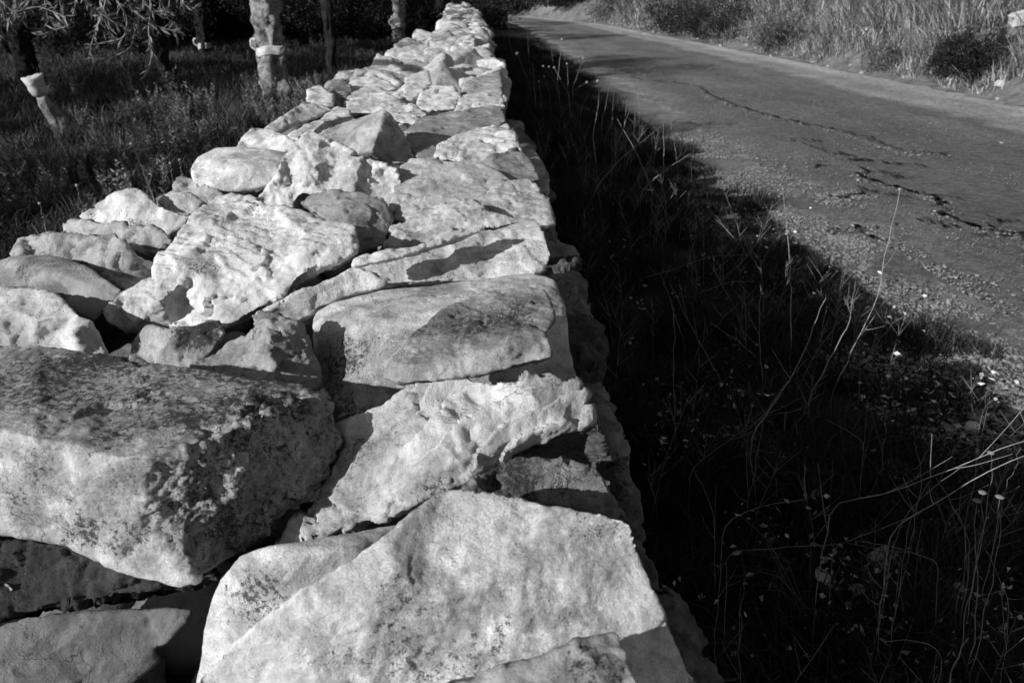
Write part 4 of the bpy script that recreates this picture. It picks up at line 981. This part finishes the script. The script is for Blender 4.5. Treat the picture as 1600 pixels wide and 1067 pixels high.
stalk([(1297,622),(1340,530),(1371,468),(1385,385),(1406,296)], .15, .85, 'tallest stalk leaning right, pale below and dark headed on top', r=.002, head=.006, side=3)
stalk([(1262,625),(1300,555),(1329,497),(1336,440)], .15, .6, 'pale stalk parallel to and just left of the tallest leaning one', r=.002)
stalk([(1175,672),(1218,620),(1253,560),(1272,503),(1291,465)], .25, .6, 'curved pale stalk sweeping up between the two leaning ones and the lone one', r=.002, side=2)
stalk([(1334,505),(1337,420),(1345,356)], .05, .5, 'dark upright stalk with a pale tip over the gravel', mat=M_STALKD)
stalk([(1352,525),(1304,478),(1272,407),(1237,340)], .1, .55, 'dark stalk leaning left across the gravel', mat=M_STALKD)
stalk([(1360,520),(1366,430),(1371,355)], .05, .45, 'stalk with a round dark head, left one of the pair over the gravel', mat=M_STALKD, head=.009)
stalk([(1412,480),(1406,391),(1401,350)], .05, .4, 'stalk with a round dark head, right one of the pair over the gravel', mat=M_STALKD, head=.009)
stalk([(1440,500),(1442,450),(1442,419)], .05, .3, 'short stalk with a dark bud head in the middle of the gravel', mat=M_STALKD, head=.006)
stalk([(1452,520),(1451,470),(1450,440)], .05, .3, 'short stalk with a dark bud, below the other short one', mat=M_STALKD, head=.006)
stalk([(1510,505),(1540,450),(1562,409)], .05, .35, 'dark leaning stalk near the right edge of the photo', mat=M_STALKD, head=.005)
stalk([(933,270),(926,211),(937,157),(934,127)], .3, .85, 'bright wavy stalk with a bud, nearest the far part of the wall', r=.003, head=.012)
stalk([(868,150),(871,127),(878,62)], .3, .9, 'bright straight stalk with a round head, far verge', r=.004, head=.016)
stalk([(826,130),(808,84)], .4, .9, 'left leaning headed stalk close to the far wall', r=.004, head=.016)
stalk([(828,140),(827,100),(822,-5)], .3, 1.1, 'very tall thin stalk reaching the top edge by the wall', r=.004)
stalk([(836,150),(832,100)], .3, .7, 'thick pale stub of a stalk by the far wall', r=.006)
for k, s in enumerate([[(871,135),(849,104)], [(874,140),(858,105)], [(890,150),(866,106)], [(888,140),(886,100)], [(895,138),(911,92)], [(895,142),(917,129)], [(860,150),(850,120)], [(846,160),(842,128)]]):
    stalk(s, .35, .65, 'thin stalk with a small pale round head on the far verge', 'headed stalks on the far verge', r=.0028, head=.013)
for s in [[(1037,285),(1037,230),(1036,170)], [(952,285),(958,248),(983,174),(998,146),(1024,107)], [(955,230),(958,152),(968,101)], [(924,302),(964,253),(1034,197)], [(1020,300),(995,239),(964,186)], [(1080,250),(1085,233),(1083,211)], [(992,180),(997,150),(995,123)], [(1000,215),(998,175),(998,112)], [(975,200),(980,160),(981,140)], [(940,190),(948,160),(952,130)], [(906,200),(910,160)], [(1000,300),(1040,265),(1080,240)], [(860,60),(864,95)], [(792,50),(800,80)], [(783,35),(790,70)]]:
    z = sorted([.25, .6]); s2 = s if s[0][1] > s[-1][1] else s[::-1]
    stalk(s2, z[0], z[1], L1, G1, r=.0024, head=None)
for s, a, b in [([(975,400),(1020,345),(1060,295)], .3, .7), ([(1052,375),(1035,320),(1015,282)], .3, .6), ([(985,440),(1040,425),(1110,400),(1170,398)], .2, .5), ([(1110,450),(1170,400),(1200,345)], .25, .6), ([(1115,455),(1160,408),(1205,352)], .2, .55), ([(1065,470),(1140,440),(1180,440)], .2, .4), ([(1190,600),(1186,520),(1188,445)], .2, .5), ([(1160,390),(1120,340),(1095,310)], .2, .4), ([(1070,540),(1040,450),(1030,425)], .2, .5), ([(1130,600),(1085,520),(1045,440)], .2, .45), ([(1185,560),(1150,530),(1110,505)], .2, .4), ([(1055,680),(1054,600),(1053,480)], .3, .6), ([(905,350),(925,310),(940,280)], .3, .6), ([(1145,690),(1193,650),(1228,600),(1262,560)], .3, .6), ([(1075,734),(1145,683),(1193,650)], .5, .55), ([(1193,650),(1230,645),(1262,635)], .5, .55), ([(1240,670),(1262,635),(1280,600)], .3, .5), ([(1165,793),(1180,736),(1193,655)], .3, .55)]:
    s2 = s if s[0][1] > s[-1][1] else s[::-1]
    stalk(s2, .04 + a * .3, b, L1, G1, r=.0014, side=3)
G2 = 'fallen dry twigs in the lower right verge'
stalk([(1294,777),(1342,780),(1382,769),(1443,751),(1504,731),(1526,715),(1600,688),(1680,660)], .5, .72, 'long twig sweeping up to the right edge, upper of two', r=.0014, side=5)
stalk([(1395,815),(1452,790),(1495,766),(1535,742),(1583,712),(1640,700)], .5, .75, 'long twig sweeping up to the right edge, lower of two', r=.0016, side=4)
stalk([(1128,821),(1150,801),(1202,788),(1259,780)], .42, .5, 'bent twig lying level near the wall, with an upright spur', r=.0011, side=1)
stalk([(1259,780),(1258,725)], .50, .6, 'short upright twig at the end of the bent level twig', r=.0013, drop=False)
stalk([(1527,946),(1522,841),(1526,782)], .3, .65, 'upright stalk with a pale flat disc head at lower right', r=.0014, head=.007)
stalk([(1484,1064),(1489,1033),(1513,996)], .45, .6, 'short bright curved twig near the bottom right corner', r=.002)
for s, a, b in [([(1400,820),(1450,765),(1500,731)], .5, .7), ([(1425,800),(1440,770),(1455,750)], .5, .65), ([(1520,855),(1490,790),(1462,745)], .35, .6), ([(1512,850),(1500,810),(1485,790)], .35, .55), ([(1440,737),(1432,700),(1428,680)], .4, .6), ([(1380,695),(1385,640),(1390,600)], .2, .5), ([(1382,1002),(1425,999),(1475,1010)][::-1], .4, .45), ([(1158,1000),(1160,940),(1166,905)], .3, .5), ([(1135,865),(1150,860),(1310,850)], .35, .45), ([(1118,820),(1105,770),(1085,735)], .3, .5), ([(1560,800),(1575,750),(1595,700)], .4, .7), ([(1410,930),(1380,880),(1340,860)], .2, .4), ([(1350,690),(1320,670),(1290,655)], .3, .45), ([(1470,880),(1420,860),(1340,845)], .3, .45), ([(1525,720),(1535,650),(1545,600)], .3, .6), ([(1120,1060),(1118,1000)], .3, .5), ([(1440,800),(1370,830),(1300,850)], .3, .4), ([(1580,960),(1560,900),(1540,860)], .3, .5)]:
    stalk(s if s[0][1] > s[-1][1] else s[::-1], a, b, 'thin dry twig tangled over the shaded lower right verge', G2, r=.0008, side=3)
for k, (u, v) in enumerate([(1548, 707), (1562, 776), (1535, 769)]):
    stalk([(u + 2, v + 60), (u, v)], .5, .66, 'little stalk capped by a pale flat disc among the twigs at right', 'disc headed stalks at right', r=.0010, head=.007)
# random fine weeds in the verge
for k in range(140):
    y = 1.0 + 8 * vr.uniform() ** 1.3; x = .45 + vr.uniform() * 1.35; gz = float(ground_z(x, y)); h = vr.uniform(.15, .5); a = vr.uniform(0, 6.28); le = vr.uniform(.1, .5) * h
    V = []; Fc = []; Q = smooth_line([(0, 0, 0), (math.cos(a) * le * .3, math.sin(a) * le * .3, h * .5), (math.cos(a) * le, math.sin(a) * le, h)], 12); tube(V, Fc, Q, np.linspace(.0008, .0004, 12) * (1 + y / 4), 4)
    for j in range(8):
        i0 = int(vr.uniform(4, 11)); aa = vr.uniform(0, 6.28); d = np.array([math.cos(aa) * .6, math.sin(aa) * .6, .7])
        tube(V, Fc, np.array([Q[i0], Q[i0] + d * .05, Q[i0] + d * vr.uniform(.06, .12)]), np.array([.0006, .0005, .0003]) * (1 + y / 4), 4)
    o = mesh('wild_weed', V, Fc, M_TWIG); o.location = (x, y, gz); tag(o, 'branching dry weed in the dark verge beside the wall', 'weed', 'branching weeds in the verge')
# pale stems left of the wall
for s, a, b in [([(240,308),(222,262),(205,225)], .3, .7), ([(132,335),(120,290)], .3, .6), ([(70,350),(62,318)], .3, .5), ([(272,295),(266,255)], .3, .6), ([(285,280),(281,250)], .3, .6)]:
    stalk(s, a, b, 'pale bare stem standing just left of the wall', 'bare stems left of the wall', r=.0035, head=.008)
